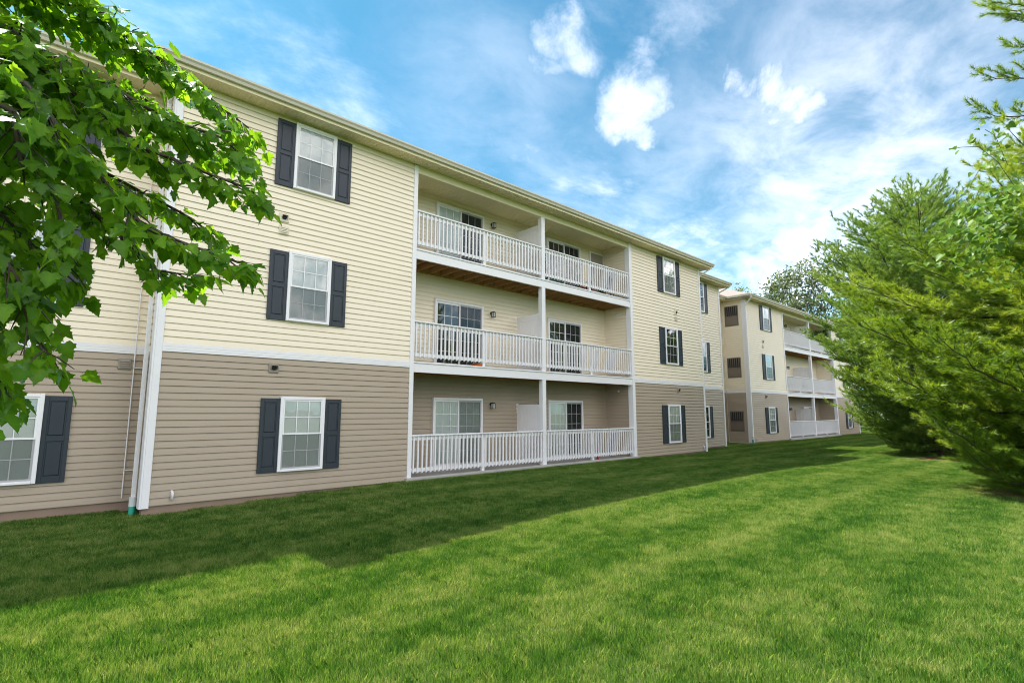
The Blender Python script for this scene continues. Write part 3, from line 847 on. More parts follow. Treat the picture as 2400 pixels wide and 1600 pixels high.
# step back at the right end
w = wall_block(b1, 22.2, 26.50, 1.08, 1.24, 0.03, ZTOP)
clad(b1, w, 22.3, 1.08, 4.10, FULL, single=False)
band(b1, 22.3, 26.40, 1.08); block_wall(b1, 22.3, 26.50, 1.08)
for j, zb in enumerate((0.48, 3.66, 6.65)):
    sash_window(b1, 24.29, 1.08, zb, fine=False, back=("dark", "dark", "dark")[j])
build(MB().bbox(26.39, 26.51, 1.030, 1.08, 0.0, ZTOP - 0.02, 0.006), "corner_board", M["trim"], b1)
e1 = wall_block(b1, 22.22, 22.38, 0.161, 1.08, -0.2, ZTOP)
e2 = wall_block(b1, 26.34, 26.50, 1.241, 2.74, -0.2, ZTOP)
clad(b1, e1, 22.38, 0.02, 1.04, FULL, rotz=R(90), single=False)
clad(b1, e2, 26.50, 1.10, 1.62, FULL, rotz=R(90), single=False)
for zb in (3.85, 6.85):
    build(MB().box(26.50, 26.545, 1.75, 2.13, zb, zb + 1.4), "shutter", M["shutter"], b1)
eave(b1, 22.84, 26.50, 1.08, 0.45, 0.0, 0.45)
downspout(b1, [(22.70, -0.50, ZTOP + 0.08), (22.70, -0.46, ZTOP - 0.03), (22.50, 0.0, ZTOP - 0.32), (22.46, 0.03, ZTOP - 0.45), (22.46, 0.03, 0.08)], base=False)
downspout(b1, [(26.85, 0.60, ZTOP + 0.08), (26.85, 0.62, ZTOP - 0.03), (26.60, 1.06, ZTOP - 0.30), (26.56, 1.10, ZTOP - 0.42), (26.56, 1.10, 0.08)], base=False)
for (xa, xb, ya, yb) in ((1.27, 1.714, -0.013, 0.985), (22.40, 22.83, -0.013, 1.066), (26.52, 26.95, 1.067, 2.70)):
    build(MB().box(xa, xb, ya, yb, ZTOP - 0.001, ZTOP + 0.02), "soffit", M["ivory"], b1)
    build(MB().box(xa if xa < 10 else xb, (xa if xa < 10 else xb) + 0.02, ya - 0.44, yb, ZTOP - 0.02, ZTOP + 0.195), "fascia", M["ivory"], b1)
r1 = slope_roof(b1, 1.72, 22.38, 0.0, 14.0, 0.40)
r2 = slope_roof(b1, -7.0, 26.50, 1.08, 13.0, 0.40)
wall_block(b1, -7.0, 26.30, 2.0, 15.0, -0.2, ZTOP, "taupe")

# ---- far block: same front, set further along and 1.4 m back
b2 = thing("apartment_building", "far matching three storey apartment block, partly hidden by the pine trees", "building", (28.68, 1.40, 0))
facade(b2, False)
sw = wall_block(b2, 1.73, 1.89, 0.161, 1.36, -0.2, ZTOP)
clad(b2, sw, 1.73, 1.34, 1.20, FULL, rotz=R(-90), single=False)
bd = build(MB().box(1.708, 1.728, 0.16, 1.33, ZB0, ZB1), "band_board", M["trim"], b2)
for zb, hh in ((0.64, 1.14), (3.70, 1.17), (6.74, 1.20)):       # dark framed stair windows in the side wall
    m = MB().bbox(-0.40, 0.40, -0.05, 0, 0, hh, 0.006)
    f = build(m, "stair_window", M["bronze"], b2, (1.722, 0.80, zb), R(-90))
    build(MB().quad((-0.35, -0.0515, 0.05), (0.35, -0.0515, 0.05), (0.35, -0.0515, hh - 0.05), (-0.35, -0.0515, hh - 0.05)), "dark_opening_sheet", M["painted_dark"], f)  # flat sheet painted dark for the unlit inside; the wall is not cut
    g = MB()
    for i in range(6):
        xx = -0.35 + 0.7 * (i + 0.5) / 6
        g.box(xx - 0.011, xx + 0.011, -0.066, -0.053, hh * 0.5, hh - 0.05)
    g.box(-0.35, 0.35, -0.068, -0.052, hh * 0.47, hh * 0.5)
    g.box(-0.35, 0.35, -0.066, -0.054, hh * 0.05, hh * 0.46)
    build(g, "grille", M["bronze"], f)
# little link wall in the corner between the two blocks
lk = wall_block(b2, -2.30, 1.72, 1.36, 1.52, 0.03, ZTOP)
clad(b2, lk, -2.30, 1.36, 4.0, FULL, single=False)
band(b2, -2.30, 1.70, 1.36); block_wall(b2, -2.3, 1.72, 1.36); block_wall(b2, 1.75, 1.9, 0.0)
vent(b2, 0.60, 1.348, 5.75, "ventcream"); vent(b2, 0.62, 1.348, 2.60, "venttaupe")
build(MB().box(1.685, 1.718, 1.325, 1.358, 0.0, ZTOP), "corner_trim", M["cream"], b2)
eave(b2, -2.18, 1.25, 1.36, 0.45, 0.0, 0.0)
# side eave facing the stair court
build(MB().box(1.27, 1.714, -0.45, 1.36, ZTOP - 0.001, ZTOP + 0.02), "soffit", M["ivory"], b2)
g = 1.27
m = MB()
for (xa, xb, za, zb) in ((g - 0.115, g - 0.105, ZTOP + 0.135, ZTOP + 0.178), (g - 0.10, g - 0.001, ZTOP + 0.05, ZTOP + 0.14), (g, g + 0.02, ZTOP - 0.02, ZTOP + 0.19)):
    m.box(xa, xb, -0.58, 0.90, za, zb)
build(m, "gutter", M["gutter"], b2)
downspout(b2, [(1.45, -0.53, ZTOP + 0.08), (1.45, -0.50, ZTOP - 0.04), (1.60, -0.06, ZTOP - 0.45), (1.64, -0.06, ZTOP - 0.6), (1.64, -0.06, 0.22)], w=0.04, base=True, gz=-0.05)
eb = wall_block(b2, 22.22, 22.38, 0.161, 14.0, -0.2, ZTOP)
clad(b2, eb, 22.38, 0.02, 13.9, FULL, rotz=R(90), single=False)
wall_block(b2, 1.9, 22.2, 1.5, 14.0, -0.2, ZTOP, "taupe")
slope_roof(b2, 1.72, 22.38, 0.0, 14.0, 0.42)
slope_roof(b2, -2.30, 5.0, 1.36, 11.0, 0.42, hip0=False)

# ================================================================== things on the balconies
def balcony_things():
    # folded green and white striped sunshade leaning behind the top middle post
    s = thing("folded_sunshade", "folded green and white striped sunshade standing behind the top balcony railing by the middle post", "sunshade", (12.62, 0.42, 5.99))
    m = MB().lathe([(0.02, 0.12), (0.10, 0.2), (0.085, 0.5), (0.045, 0.95), (0.012, 1.12)], 12); build(m, "canopy", M["greencloth"], s)
    st = MB()
    for k in range(6):
        z = 0.25 + k * 0.13; r = 0.107 - 0.062 * (z / 0.95) ** 1.2
        st.lathe([(r, z), (r * 0.97, z + 0.05)], 12)
    build(st, "stripe", M["stripe"], s)
    build(MB().tube([(0, 0, 0), (0, 0, 1.18)], 0.014, 6), "pole", M["black"], s)
    b = thing("plant_trough", "low green trough on the top balcony floor under the folded striped sunshade", "trough", (12.95, 0.25, 5.979))
    build(MB().bbox(-0.28, 0.28, -0.09, 0.09, 0, 0.13, 0.02), "trough_body", M["greencloth"], b)
    build(MB().bbox(-0.10, 0.16, -0.10, -0.0905, 0.02, 0.07, 0.004), "handle", M["blue"], b)
    def pot(x, y, z, r, h, mk, label, cat="plant pot", flowers=None, name="plant_pot", leaf=0.16, n=40):
        t = thing(name, label, cat, (x, y, z))
        build(MB().lathe([(r * 0.7, 0), (r, h), (r * 1.12, h), (r * 1.12, h - 0.03), (r * 1.02, h - 0.035)], 14), "pot", M[mk], t)
        V, F, S = [], [], []
        for i in range(n):
            a = random.uniform(0, 6.28); e = random.uniform(0.2, 1.4); rr = random.uniform(0.3, 1.0) * leaf * 1.6
            p = np.array([math.cos(a) * math.cos(e) * rr, math.sin(a) * math.cos(e) * rr, h + math.sin(e) * rr])
            u = np.array([math.cos(a), math.sin(a), 0.3]) * leaf * 0.5; w = np.array([-math.sin(a), math.cos(a), 0.2]) * leaf * 0.22
            k = len(V); V += [p - u, p + w, p + u, p - w]; F.append((k, k + 1, k + 2, k + 3)); S += [random.random()] * 4
        put("foliage", tri_mesh("foliage", V, F, M["potleaf"], S), t)
        if flowers:
            f = MB()
            for i in range(12):
                a = random.uniform(0, 6.28); rr = random.uniform(0.02, leaf * 1.1); zz = h + random.uniform(0.05, leaf * 1.3)
                f.lathe([(0.008, -0.012), (0.03, 0.0), (0.008, 0.014)], 6, (math.cos(a) * rr, math.sin(a) * rr, zz))
            build(f, "blossom", M[flowers], t)
        return t
    pot(14.42, 0.32, 5.979, 0.12, 0.16, "terracotta", "small pot of red flowers on the top balcony floor left of the railing support", flowers="red", leaf=0.12)
    pot(14.95, 0.40, 5.979, 0.15, 0.32, "red", "red pot with a plant on the top balcony, right of the railing support", flowers="red", leaf=0.14)
    pot(15.75, 0.45, 5.979, 0.13, 0.18, "black", "dark pot with low plant at the right end of the near top balcony", leaf=0.14)
    o = thing("plastic_tray", "low orange plastic tray on the middle left balcony floor behind the railing", "tray", (9.60, 0.22, 3.0))
    build(MB().lathe([(0.15, 0.0), (0.19, 0.085), (0.20, 0.085), (0.195, 0.07), (0.155, 0.012)], 18), "tray_body", M["orange"], o)
    build(MB().tube([(-0.19, 0, 0.08), (-0.1, 0, 0.14), (0.1, 0, 0.14), (0.19, 0, 0.08)], 0.008, 6), "handle", M["orange"], o)
    c = thing("red_can", "small red can on the ground floor patio slab behind the railing", "can", (14.85, 0.10, 0.10))
    build(MB().lathe([(0.045, 0.0), (0.05, 0.008), (0.05, 0.13), (0.044, 0.14)], 16), "can_body", M["red"], c)
    build(MB().lathe([(0.046, 0.1402), (0.046, 0.148)], 16), "lid", M["pvc"], c)
    k = thing("folding_chair", "dark patio chair seen through the top right balcony railing near the closet door", "chair", (16.25, 0.62, 5.99), R(200))
    build(MB().box(-0.22, 0.22, -0.2, 0.2, 0.40, 0.43), "seat", M["black"], k)
    build(MB().box(-0.22, 0.22, 0.19, 0.22, 0.46, 0.85), "backrest", M["black"], k)
    for sx in (-1, 1):
        for sy in (-1, 1):
            build(MB().tube([(sx * 0.2, sy * 0.19, 0.40), (sx * 0.22, sy * 0.24, 0.0)], 0.012, 6), "leg", M["black"], k)
        build(MB().tube([(sx * 0.21, 0.205, 0.40), (sx * 0.21, 0.205, 0.86)], 0.012, 6), "back_post", M["black"], k)
    # far top balcony: hanging trough plants on the rail
    f0 = 28.68 + 12.6
    pot(f0 + 0.2, 1.44, 7.03, 0.14, 0.20, "greencloth", "dark teal flower pot on the far top balcony rail beside the post", leaf=0.12, n=24)
    pot(f0 + 1.5, 1.44, 7.03, 0.14, 0.20, "terracotta", "pot with pink flowers on the far top balcony rail", flowers="pink", leaf=0.30, n=70)
    pot(f0 + 2.7, 1.44, 7.03, 0.16, 0.20, "black", "bushy trailing plant at the right end of the far top balcony rail", leaf=0.42, n=130, name="trailing_plant", cat="plant")
balcony_things()

# ================================================================== maple in front, left
def maple_leaf_outline(s=1.0, seed=0):
    r = random.Random(seed)
    half = [(0.00, 0.00), (0.12, -0.07), (0.30, -0.09), (0.36, 0.02), (0.40, 0.12), (0.58, 0.24), (0.46, 0.31), (0.47, 0.42), (0.35, 0.42), (0.30, 0.47), (0.33, 0.62), (0.22, 0.66), (0.17, 0.80), (0.08, 0.86), (0.0, 1.0)]
    pts = half + [(-x, y) for x, y in half[-2:0:-1]]
    return [((x + r.uniform(-.02, .02)) * s, (y + r.uniform(-.02, .02)) * s) for x, y in pts]
def leaf_geom(outline, fold, curl, droop):
    """fan about the midrib; returns verts, tris; leaf lies along +y with its face up (+z)"""
    c = (0.0, 0.36)
    def lift(x, y):
        return abs(x) * fold - droop * y * y + curl * math.sin(6 * x + 3 * y) * 0.06
    V = [(c[0], c[1], lift(*c) - 0.015)] + [(x, y, lift(x, y)) for x, y in outline]
    n = len(outline)
    F = [(0, 1 + i, 1 + (i + 1) % n) for i in range(n)]
    # leaf stalk as a thin strip
    k = len(V)
    V += [(-0.012, 0.0, 0.0), (0.012, 0.0, 0.0), (0.0, -0.55, 0.10)]
    F.append((k, k + 1, k + 2))
    return np.array(V), np.array(F)
LEAF_VARIANTS = [leaf_geom(maple_leaf_outline(1.0, i), random.uniform(0.05, 0.30), random.uniform(-1, 1), random.uniform(0.05, 0.35)) for i in range(9)]
def rot_frame(d, n):
    d = d / np.linalg.norm(d); x = np.cross(d, n); x /= np.linalg.norm(x) + 1e-9; z = np.cross(x, d)
    return np.stack([x, d, z], 1)
def vein(V):
    """lighter along the midrib, blotchier towards the margin"""
    return 0.22 * np.exp(-(np.abs(V[:, 0]) / 0.10)) - 0.13 * (np.hypot(V[:, 0], V[:, 1] - 0.36) > 0.05) + 0.14 * np.sin(V[:, 0] * 23 + V[:, 1] * 17)
MAPLE_BRANCHES = [
    [(-0.66, -7.97, 4.05), (-0.34, -8.22, 3.80), (-0.04, -8.46, 3.66), (0.18, -8.58, 3.54), (0.38, -8.69, 3.40), (0.58, -8.85, 3.21), (0.70, -8.94, 3.08)],
    [(-0.56, -8.38, 3.40), (-0.09, -8.70, 3.17), (0.09, -8.76, 3.02), (0.28, -8.91, 2.87), (0.46, -9.00, 2.78), (0.62, -9.08, 2.72), (0.69, -9.13, 2.68)],
    [(-0.50, -8.66, 3.15), (-0.10, -8.92, 2.96), (0.07, -8.97, 2.74), (0.19, -8.99, 2.59), (0.32, -9.08, 2.45), (0.49, -9.15, 2.37), (0.61, -9.25, 2.32)],
    [(-0.46, -8.80, 2.99), (-0.13, -9.07, 2.77), (-0.07, -9.03, 2.62), (0.02, -9.02, 2.48), (0.06, -9.06, 2.34), (0.07, -9.05, 2.22)],
    [(-0.42, -8.84, 2.64), (-0.16, -8.97, 2.38), (-0.06, -9.04, 2.18), (-0.01, -9.01, 2.04), (0.04, -9.06, 1.92)],
    [(-0.39, -8.89, 2.34), (-0.17, -9.04, 2.08), (-0.11, -9.01, 1.92), (-0.06, -9.03, 1.79)],
    [(-0.66, -8.14, 4.13), (-0.35, -8.38, 3.86), (-0.14, -8.50, 3.75), (0.0, -8.62, 3.66)],
    [(-0.72, -7.34, 3.80), (-0.27, -7.75, 3.70), (0.04, -7.99, 3.53), (0.33, -8.24, 3.40), (0.58, -8.44, 3.20), (0.70, -8.54, 3.08)],
    [(-0.62, -7.75, 3.29), (-0.20, -8.10, 3.05), (0.06, -8.29, 2.82), (0.28, -8.45, 2.55), (0.44, -8.56, 2.42), (0.54, -8.66, 2.37)],
    [(-0.55, -8.03, 2.98), (-0.28, -8.24, 2.75), (-0.14, -8.38, 2.58), (-0.04, -8.47, 2.44), (0.02, -8.51, 2.30)],
    [(-0.60, -8.25, 3.64), (-0.31, -8.41, 3.48), (-0.06, -8.55, 3.33), (0.17, -8.71, 3.17), (0.39, -8.84, 3.06), (0.58, -8.95, 2.96), (0.66, -9.01, 2.90)],
    [(-0.56, -7.70, 3.46), (-0.16, -8.02, 3.21), (0.13, -8.24, 2.96), (0.35, -8.42, 2.81), (0.50, -8.55, 2.70), (0.62, -8.64, 2.62)],
    [(-0.63, -7.78, 4.22), (-0.28, -8.04, 3.92), (0.00, -8.26, 3.70), (0.20, -8.42, 3.58), (0.35, -8.54, 3.52)],
    [(-0.39, -8.52, 2.62), (-0.20, -8.66, 2.38), (-0.08, -8.76, 2.25), (0.00, -8.81, 2.14)],
    # parts of the crown away from the picture
    [(-1.5, -8.2, 4.6), (-1.3, -7.3, 5.3), (-1.1, -6.5, 5.5)], [(-1.5, -8.2, 4.2), (-2.4, -7.8, 5.0), (-3.3, -7.5, 5.1)],
    [(-1.5, -8.2, 4.4), (-2.0, -9.2, 5.2), (-2.2, -10.0, 5.2)], [(-1.5, -8.2, 5.2), (-1.4, -8.5, 6.4), (-1.3, -8.7, 7.0)],
    [(-1.5, -8.2, 3.4), (-2.3, -8.9, 3.6), (-3.0, -9.3, 3.5)], [(-1.5, -8.2, 5.0), (-2.2, -7.5, 6.1), (-2.4, -7.2, 6.5)],
    [(-1.5, -8.2, 3.6), (-1.7, -7.2, 4.1), (-1.7, -6.4, 4.2)]]
def resample(pts, step):
    pts = [np.array(p, float) for p in pts]; out = [pts[0]]
    for a, b in zip(pts[:-1], pts[1:]):
        n = max(1, int(np.linalg.norm(b - a) / step))
        out += [a + (b - a) * (k + 1) / n for k in range(n)]
    return out
def maple():
    t = thing("maple_tree", "maple tree at the left edge with dark leafy branches hanging over the view", "tree", (-1.6, -8.2, 0.0))
    base = np.array([-1.6, -8.2, 0.0]); rel = lambda p: tuple(np.array(p) - base)
    gz = float(ground_z(-1.6, -8.2))
    build(MB().tube([(0, 0, gz - 0.1), (0.0, 0.0, 0.25), (0.03, 0.0, 1.6), (0.08, 0.0, 3.2), (0.1, 0.0, 4.6), (0.2, -0.2, 6.2)], [0.21, 0.15, 0.13, 0.115, 0.085, 0.03], 14), "trunk", M["bark"], t, smooth_sh=True)
    leaves = []                     # (base point, frame, size, variant, distance, branch index)
    r = np.random.default_rng(11)
    camv = np.array(CAM)
    branch_objs = []
    for bi, pl in enumerate(MAPLE_BRANCHES):
        seen = bi < 14
        m = MB()
        pts = [Vector(p) for p in pl]
        if seen:
            root = Vector((-1.55, -8.2, max(1.9, pl[0][2] - 0.35)))
            full = [root, root.lerp(pts[0], 0.5) + Vector((0, 0, 0.12))] + pts
        else:
            full = pts
        n = len(full)
        # slight natural kinks
        full = [p + Vector(r.normal(0, 0.012, 3)) if 0 < i < n - 1 else p for i, p in enumerate(full)]
        m.tube([rel(p) for p in full], [0.017 * (1 - 0.86 * i / (n - 1)) + 0.0012 for i in range(n)], 8)
        line = resample([tuple(p) for p in full[1 if seen else 0:]], 0.042 if seen else 0.09)
        for i, p in enumerate(line[2:], 2):
            s = i / len(line)
            tdir = line[min(i + 1, len(line) - 1)] - line[i - 1]; tdir /= np.linalg.norm(tdir)
            side = np.cross(tdir, (0, 0, 1.0)); side /= np.linalg.norm(side)
            for sg in (1, -1):
                if r.random() < (0.05 if seen else 0.3): continue
                Lt = (0.33 * (1 - s) + 0.11) * r.uniform(0.6, 1.2) * (1.0 if seen else 1.8)
                d = tdir * r.uniform(0.5, 0.9) + side * sg * r.uniform(0.5, 1.0) + np.array([0, 0, r.uniform(-0.45, 0.25)])
                d /= np.linalg.norm(d)
                tip = p + d * Lt + np.array([0, 0, -0.12 * Lt])
                mid = p + d * Lt * 0.5
                m.tube([rel(p), rel(mid), rel(tip)], [0.004, 0.003, 0.0015], 5, cap=False)
                nn = max(1, int(Lt / 0.062))
                for k in range(nn + 1):
                    q = p + (tip - p) * ((k + 0.7) / (nn + 0.7))
                    for s2 in ((1, -1) if k < nn else (0,)):
                        out = d * r.uniform(0.3, 1.0) + np.cross(d, (0, 0, 1.0)) * s2 * r.uniform(0.5, 1.1) + np.array([0, 0, r.uniform(-1.15, 0.0)])
                        nrm = np.array([r.normal(0, 0.45), r.normal(0, 0.45), 1.0])
                        fr = rot_frame(out, nrm)
                        size = r.uniform(0.042, 0.078)
                        stalk = fr[:, 1] * size * 0.55
                        leaves.append((q + stalk, fr, size, int(r.integers(0, 9)), float(np.linalg.norm(q - camv)), bi))
        # terminal leaves
        for k in range(3):
            out = (line[-1] - line[-3]) + np.array([r.normal(0, .05), r.normal(0, .05), r.uniform(-0.1, 0)])
            fr = rot_frame(out, np.array([r.normal(0, .4), r.normal(0, .4), 1.0])); size = r.uniform(0.07, 0.10)
            leaves.append((line[-1] + fr[:, 1] * size * 0.5, fr, size, int(r.integers(0, 9)), float(np.linalg.norm(line[-1] - camv)), bi))
        branch_objs.append(build(m, "branch", M["twig"], t, smooth_sh=True))
    seen_l = [l for l in leaves if l[5] < 14]; seen_l.sort(key=lambda l: l[4] / l[2])
    # keep the nearest, largest-looking leaves as objects of their own
    single = [l for l in seen_l if -0.25 < l[0][0]][:300]
    ids = set(id(l) for l in single)
    meshes = []
    for i in range(9):
        V, F = LEAF_VARIANTS[i]
        for k in range(3):
            meshes.append(tri_mesh("leaf", V, F, M["maple"], np.clip((0.15, 0.5, 0.85)[k] + vein(V), 0, 1)))
    for l in single:
        q, fr, size, v, dist, bi = l
        o = put("leaf", meshes[v * 3 + int(r.integers(0, 3))], branch_objs[bi])
        o.matrix_local = Matrix.Translation(Vector(q - base)) @ Matrix(fr.tolist()).to_4x4() @ Matrix.Scale(size, 4)
    VV, FF, SS = [], [], []; off = 0
    for l in leaves:
        if id(l) in ids: continue
        q, fr, size, v, dist, bi = l
        V, F = LEAF_VARIANTS[v]
        VV.append((V * size) @ fr.T + (q - base)); FF.append(F + off); off += len(V); SS.append(np.clip(r.random() + vein(V), 0, 1))
    o = put("foliage", tri_mesh("foliage", np.concatenate(VV), np.concatenate(FF), M["maple"], np.concatenate(SS)), t)
    o["kind"] = "stuff"
    print("maple leaves", len(leaves), "single", len(single))
maple()

# ================================================================== white pines on the right
def needles(tufts, length, width, per, r):
    """tufts: list of (point, direction, shade): a brush of thin needles around each shoot"""
    P = np.array([t[0] for t in tufts]); D = np.array([t[1] for t in tufts]); D /= np.linalg.norm(D, axis=1)[:, None]
    S = np.array([t[2] for t in tufts])
    n = len(P)
    P = np.repeat(P, per, 0); D = np.repeat(D, per, 0); S = np.repeat(S, per)
    rnd = r.normal(size=P.shape); rnd -= D * (rnd * D).sum(1)[:, None]; rnd /= np.linalg.norm(rnd, axis=1)[:, None]
    ang = r.uniform(0.25, 0.95, len(P))
    N_ = D * np.cos(ang)[:, None] + rnd * np.sin(ang)[:, None]
    N_[:, 2] -= 0.08
    ln = length * r.uniform(0.7, 1.15, len(P))
    start = P + D * (r.uniform(-0.5, 0.5, len(P)) * length * 0.9)[:, None]
    W = np.cross(N_, r.normal(size=P.shape)); W /= np.linalg.norm(W, axis=1)[:, None]
    V = np.empty((len(P), 3, 3)); V[:, 0] = start + W * width * 0.5; V[:, 1] = start - W * width * 0.5; V[:, 2] = start + N_ * ln[:, None]
    F = np.arange(len(P) * 3).reshape(-1, 3)
    return V.reshape(-1, 3), F, np.repeat(np.clip(S + r.normal(0, .12, len(S)), 0, 1), 3)
def pine(label, loc, prof, mat, seed, nlen, nwid, per, spacing=0.42, nbr=6, step=0.22, trunk_r=0.17, thin_above=99.0):
    r = np.random.default_rng(seed)
    loc = (loc[0], loc[1], float(ground_z(loc[0], loc[1])))
    t = thing("pine_tree", label, "tree", loc, group=None)
    zs = [p[0] for p in prof]; rs = [p[1] for p in prof]; H = zs[-1]
    k = 12
    build(MB().tube([(0.05 * math.sin(i * 1.3), 0.05 * math.cos(i * 1.1), H * i / k - (0.15 if i == 0 else 0)) for i in range(k + 1)], [trunk_r * (1 - i / k) ** 0.85 + 0.012 for i in range(k + 1)], 12), "trunk", M["bark"], t, smooth_sh=True)
    limb = MB(); tufts = []
    z = zs[0]
    while z < H - 0.1:
        thin = z > thin_above
        n = 3 if thin else nbr
        a0 = r.uniform(0, 6.28)
        rel_h = z / H
        for i in range(n):
            zz = z + r.uniform(-0.12, 0.12)
            Lb = float(np.interp(zz, zs, rs)) * r.uniform(0.72, 1.12)
            az = a0 + 2 * math.pi * i / n + r.uniform(-0.3, 0.3)
            rise = 0.02 + 0.75 * max(0, rel_h - 0.35) + r.uniform(-0.06, 0.12)
            sag = 0.10 * (1 - rel_h)
            hd = np.array([math.cos(az), math.sin(az), 0.0])
            m = max(3, int(Lb / step)); pts = []
            for q in range(m + 1):
                s = q / m
                pts.append(np.array([0, 0, zz]) + hd * Lb * s * math.cos(math.atan(rise)) + np.array([0, 0, Lb * (rise * s - sag * math.sin(s * math.pi) + 0.16 * s ** 3)]) + np.array([*(r.normal(0, 0.02, 2)), r.normal(0, 0.02)]))
            limb.tube(pts, [0.030 * min(1.2, Lb / 3 + 0.3) * (1 - 0.85 * q / m) + 0.003 for q in range(m + 1)], 5, cap=False)
            side = np.array([-hd[1], hd[0], 0])
            sh = r.uniform(0.05, 0.95)
            for q in range(1, m + 1):
                s = q / m
                if s < 0.22 and Lb > 1.0: continue
                p = pts[q]; td = pts[q] - pts[q - 1]; td /= np.linalg.norm(td)
                tips = [(td + np.array([0, 0, 0.12]), nlen * 2.4)] if q == m else []
                for sg in (1, -1):
                    ls = min(Lb * 0.38, (1.05 - s) * Lb * 0.55 + 0.16) * r.uniform(0.6, 1.15)
                    tips.append((td * 0.75 + side * sg * r.uniform(0.6, 0.95) + np.array([0, 0, r.uniform(0.0, 0.35)]), ls))
                if r.random() < 0.5:
                    tips.append((td * 0.6 + np.array([0, 0, 0.7]) + side * r.normal(0, .3), nlen * 2.0))
                for d, ls in tips:
                    d = d / np.linalg.norm(d)
                    e = p + d * ls
                    if ls > 0.3: limb.tube([p, e], [0.006, 0.003], 4, cap=False)
                    nt_ = max(1, int(ls / (nlen * 0.85)))
                    for u in range(nt_):
                        f = (u + 1.0) / nt_
                        c = p + d * ls * f
                        bend = d + np.array([0, 0, 0.25 * f]) + r.normal(0, .16, 3)
                        tufts.append((c, bend, sh + r.normal(0, .15)))
                        if u >= 1 and r.random() < 0.75:
                            sd = np.cross(d, (0, 0, 1.0)) * r.choice((-1, 1))
                            dd = d * 0.7 + sd * 0.7 + np.array([0, 0, r.uniform(0, .4)])
                            tufts.append((c + dd * nlen * 0.9, dd, sh + r.normal(0, .15)))
        z += spacing * r.uniform(0.85, 1.15) * (1.9 if thin else 1.0 if rel_h < 0.8 else 0.8)
    for i in range(4):
        tufts.append((np.array([0, 0, H - 0.15 + 0.08 * i]), np.array([r.normal(0, .2), r.normal(0, .2), 1.0]), 0.6))
    o = build(limb, "limbs", M["twig"], t); o["kind"] = "stuff"
    V, F, S = needles(tufts, nlen, nwid, per, r)
    o = put("crown", tri_mesh("crown", V, F, mat, S), t); o["kind"] = "stuff"
    print("pine", len(tufts), "tufts", len(F), "needles")
    return t
pine("tall yellowish green pine nearest the camera, cut off by the right edge of the photo", (16.4, -11.9),
     [(0.30, 2.9), (1.4, 3.6), (3.0, 4.2), (4.6, 4.1), (5.4, 2.4), (6.1, 1.3), (7.2, 1.8), (8.0, 1.2), (9.0, 1.3), (10.2, 1.7), (11.6, 1.1), (13.2, 0.12)], M["pinebright"], 5, 0.145, 0.0095, 50, spacing=0.46, nbr=8, thin_above=7.4)
pine("dark green pine with upright top shoots, between the near pine and the far block", (27.6, -7.3),
     [(0.3, 2.3), (1.3, 3.0), (2.2, 3.7), (3.4, 4.2), (4.6, 4.6), (6.2, 4.5), (7.6, 3.5), (8.8, 2.5), (10.0, 1.5), (11.2, 0.3)], M["pinedark"], 9, 0.17, 0.015, 34, spacing=0.46, nbr=7, step=0.25)

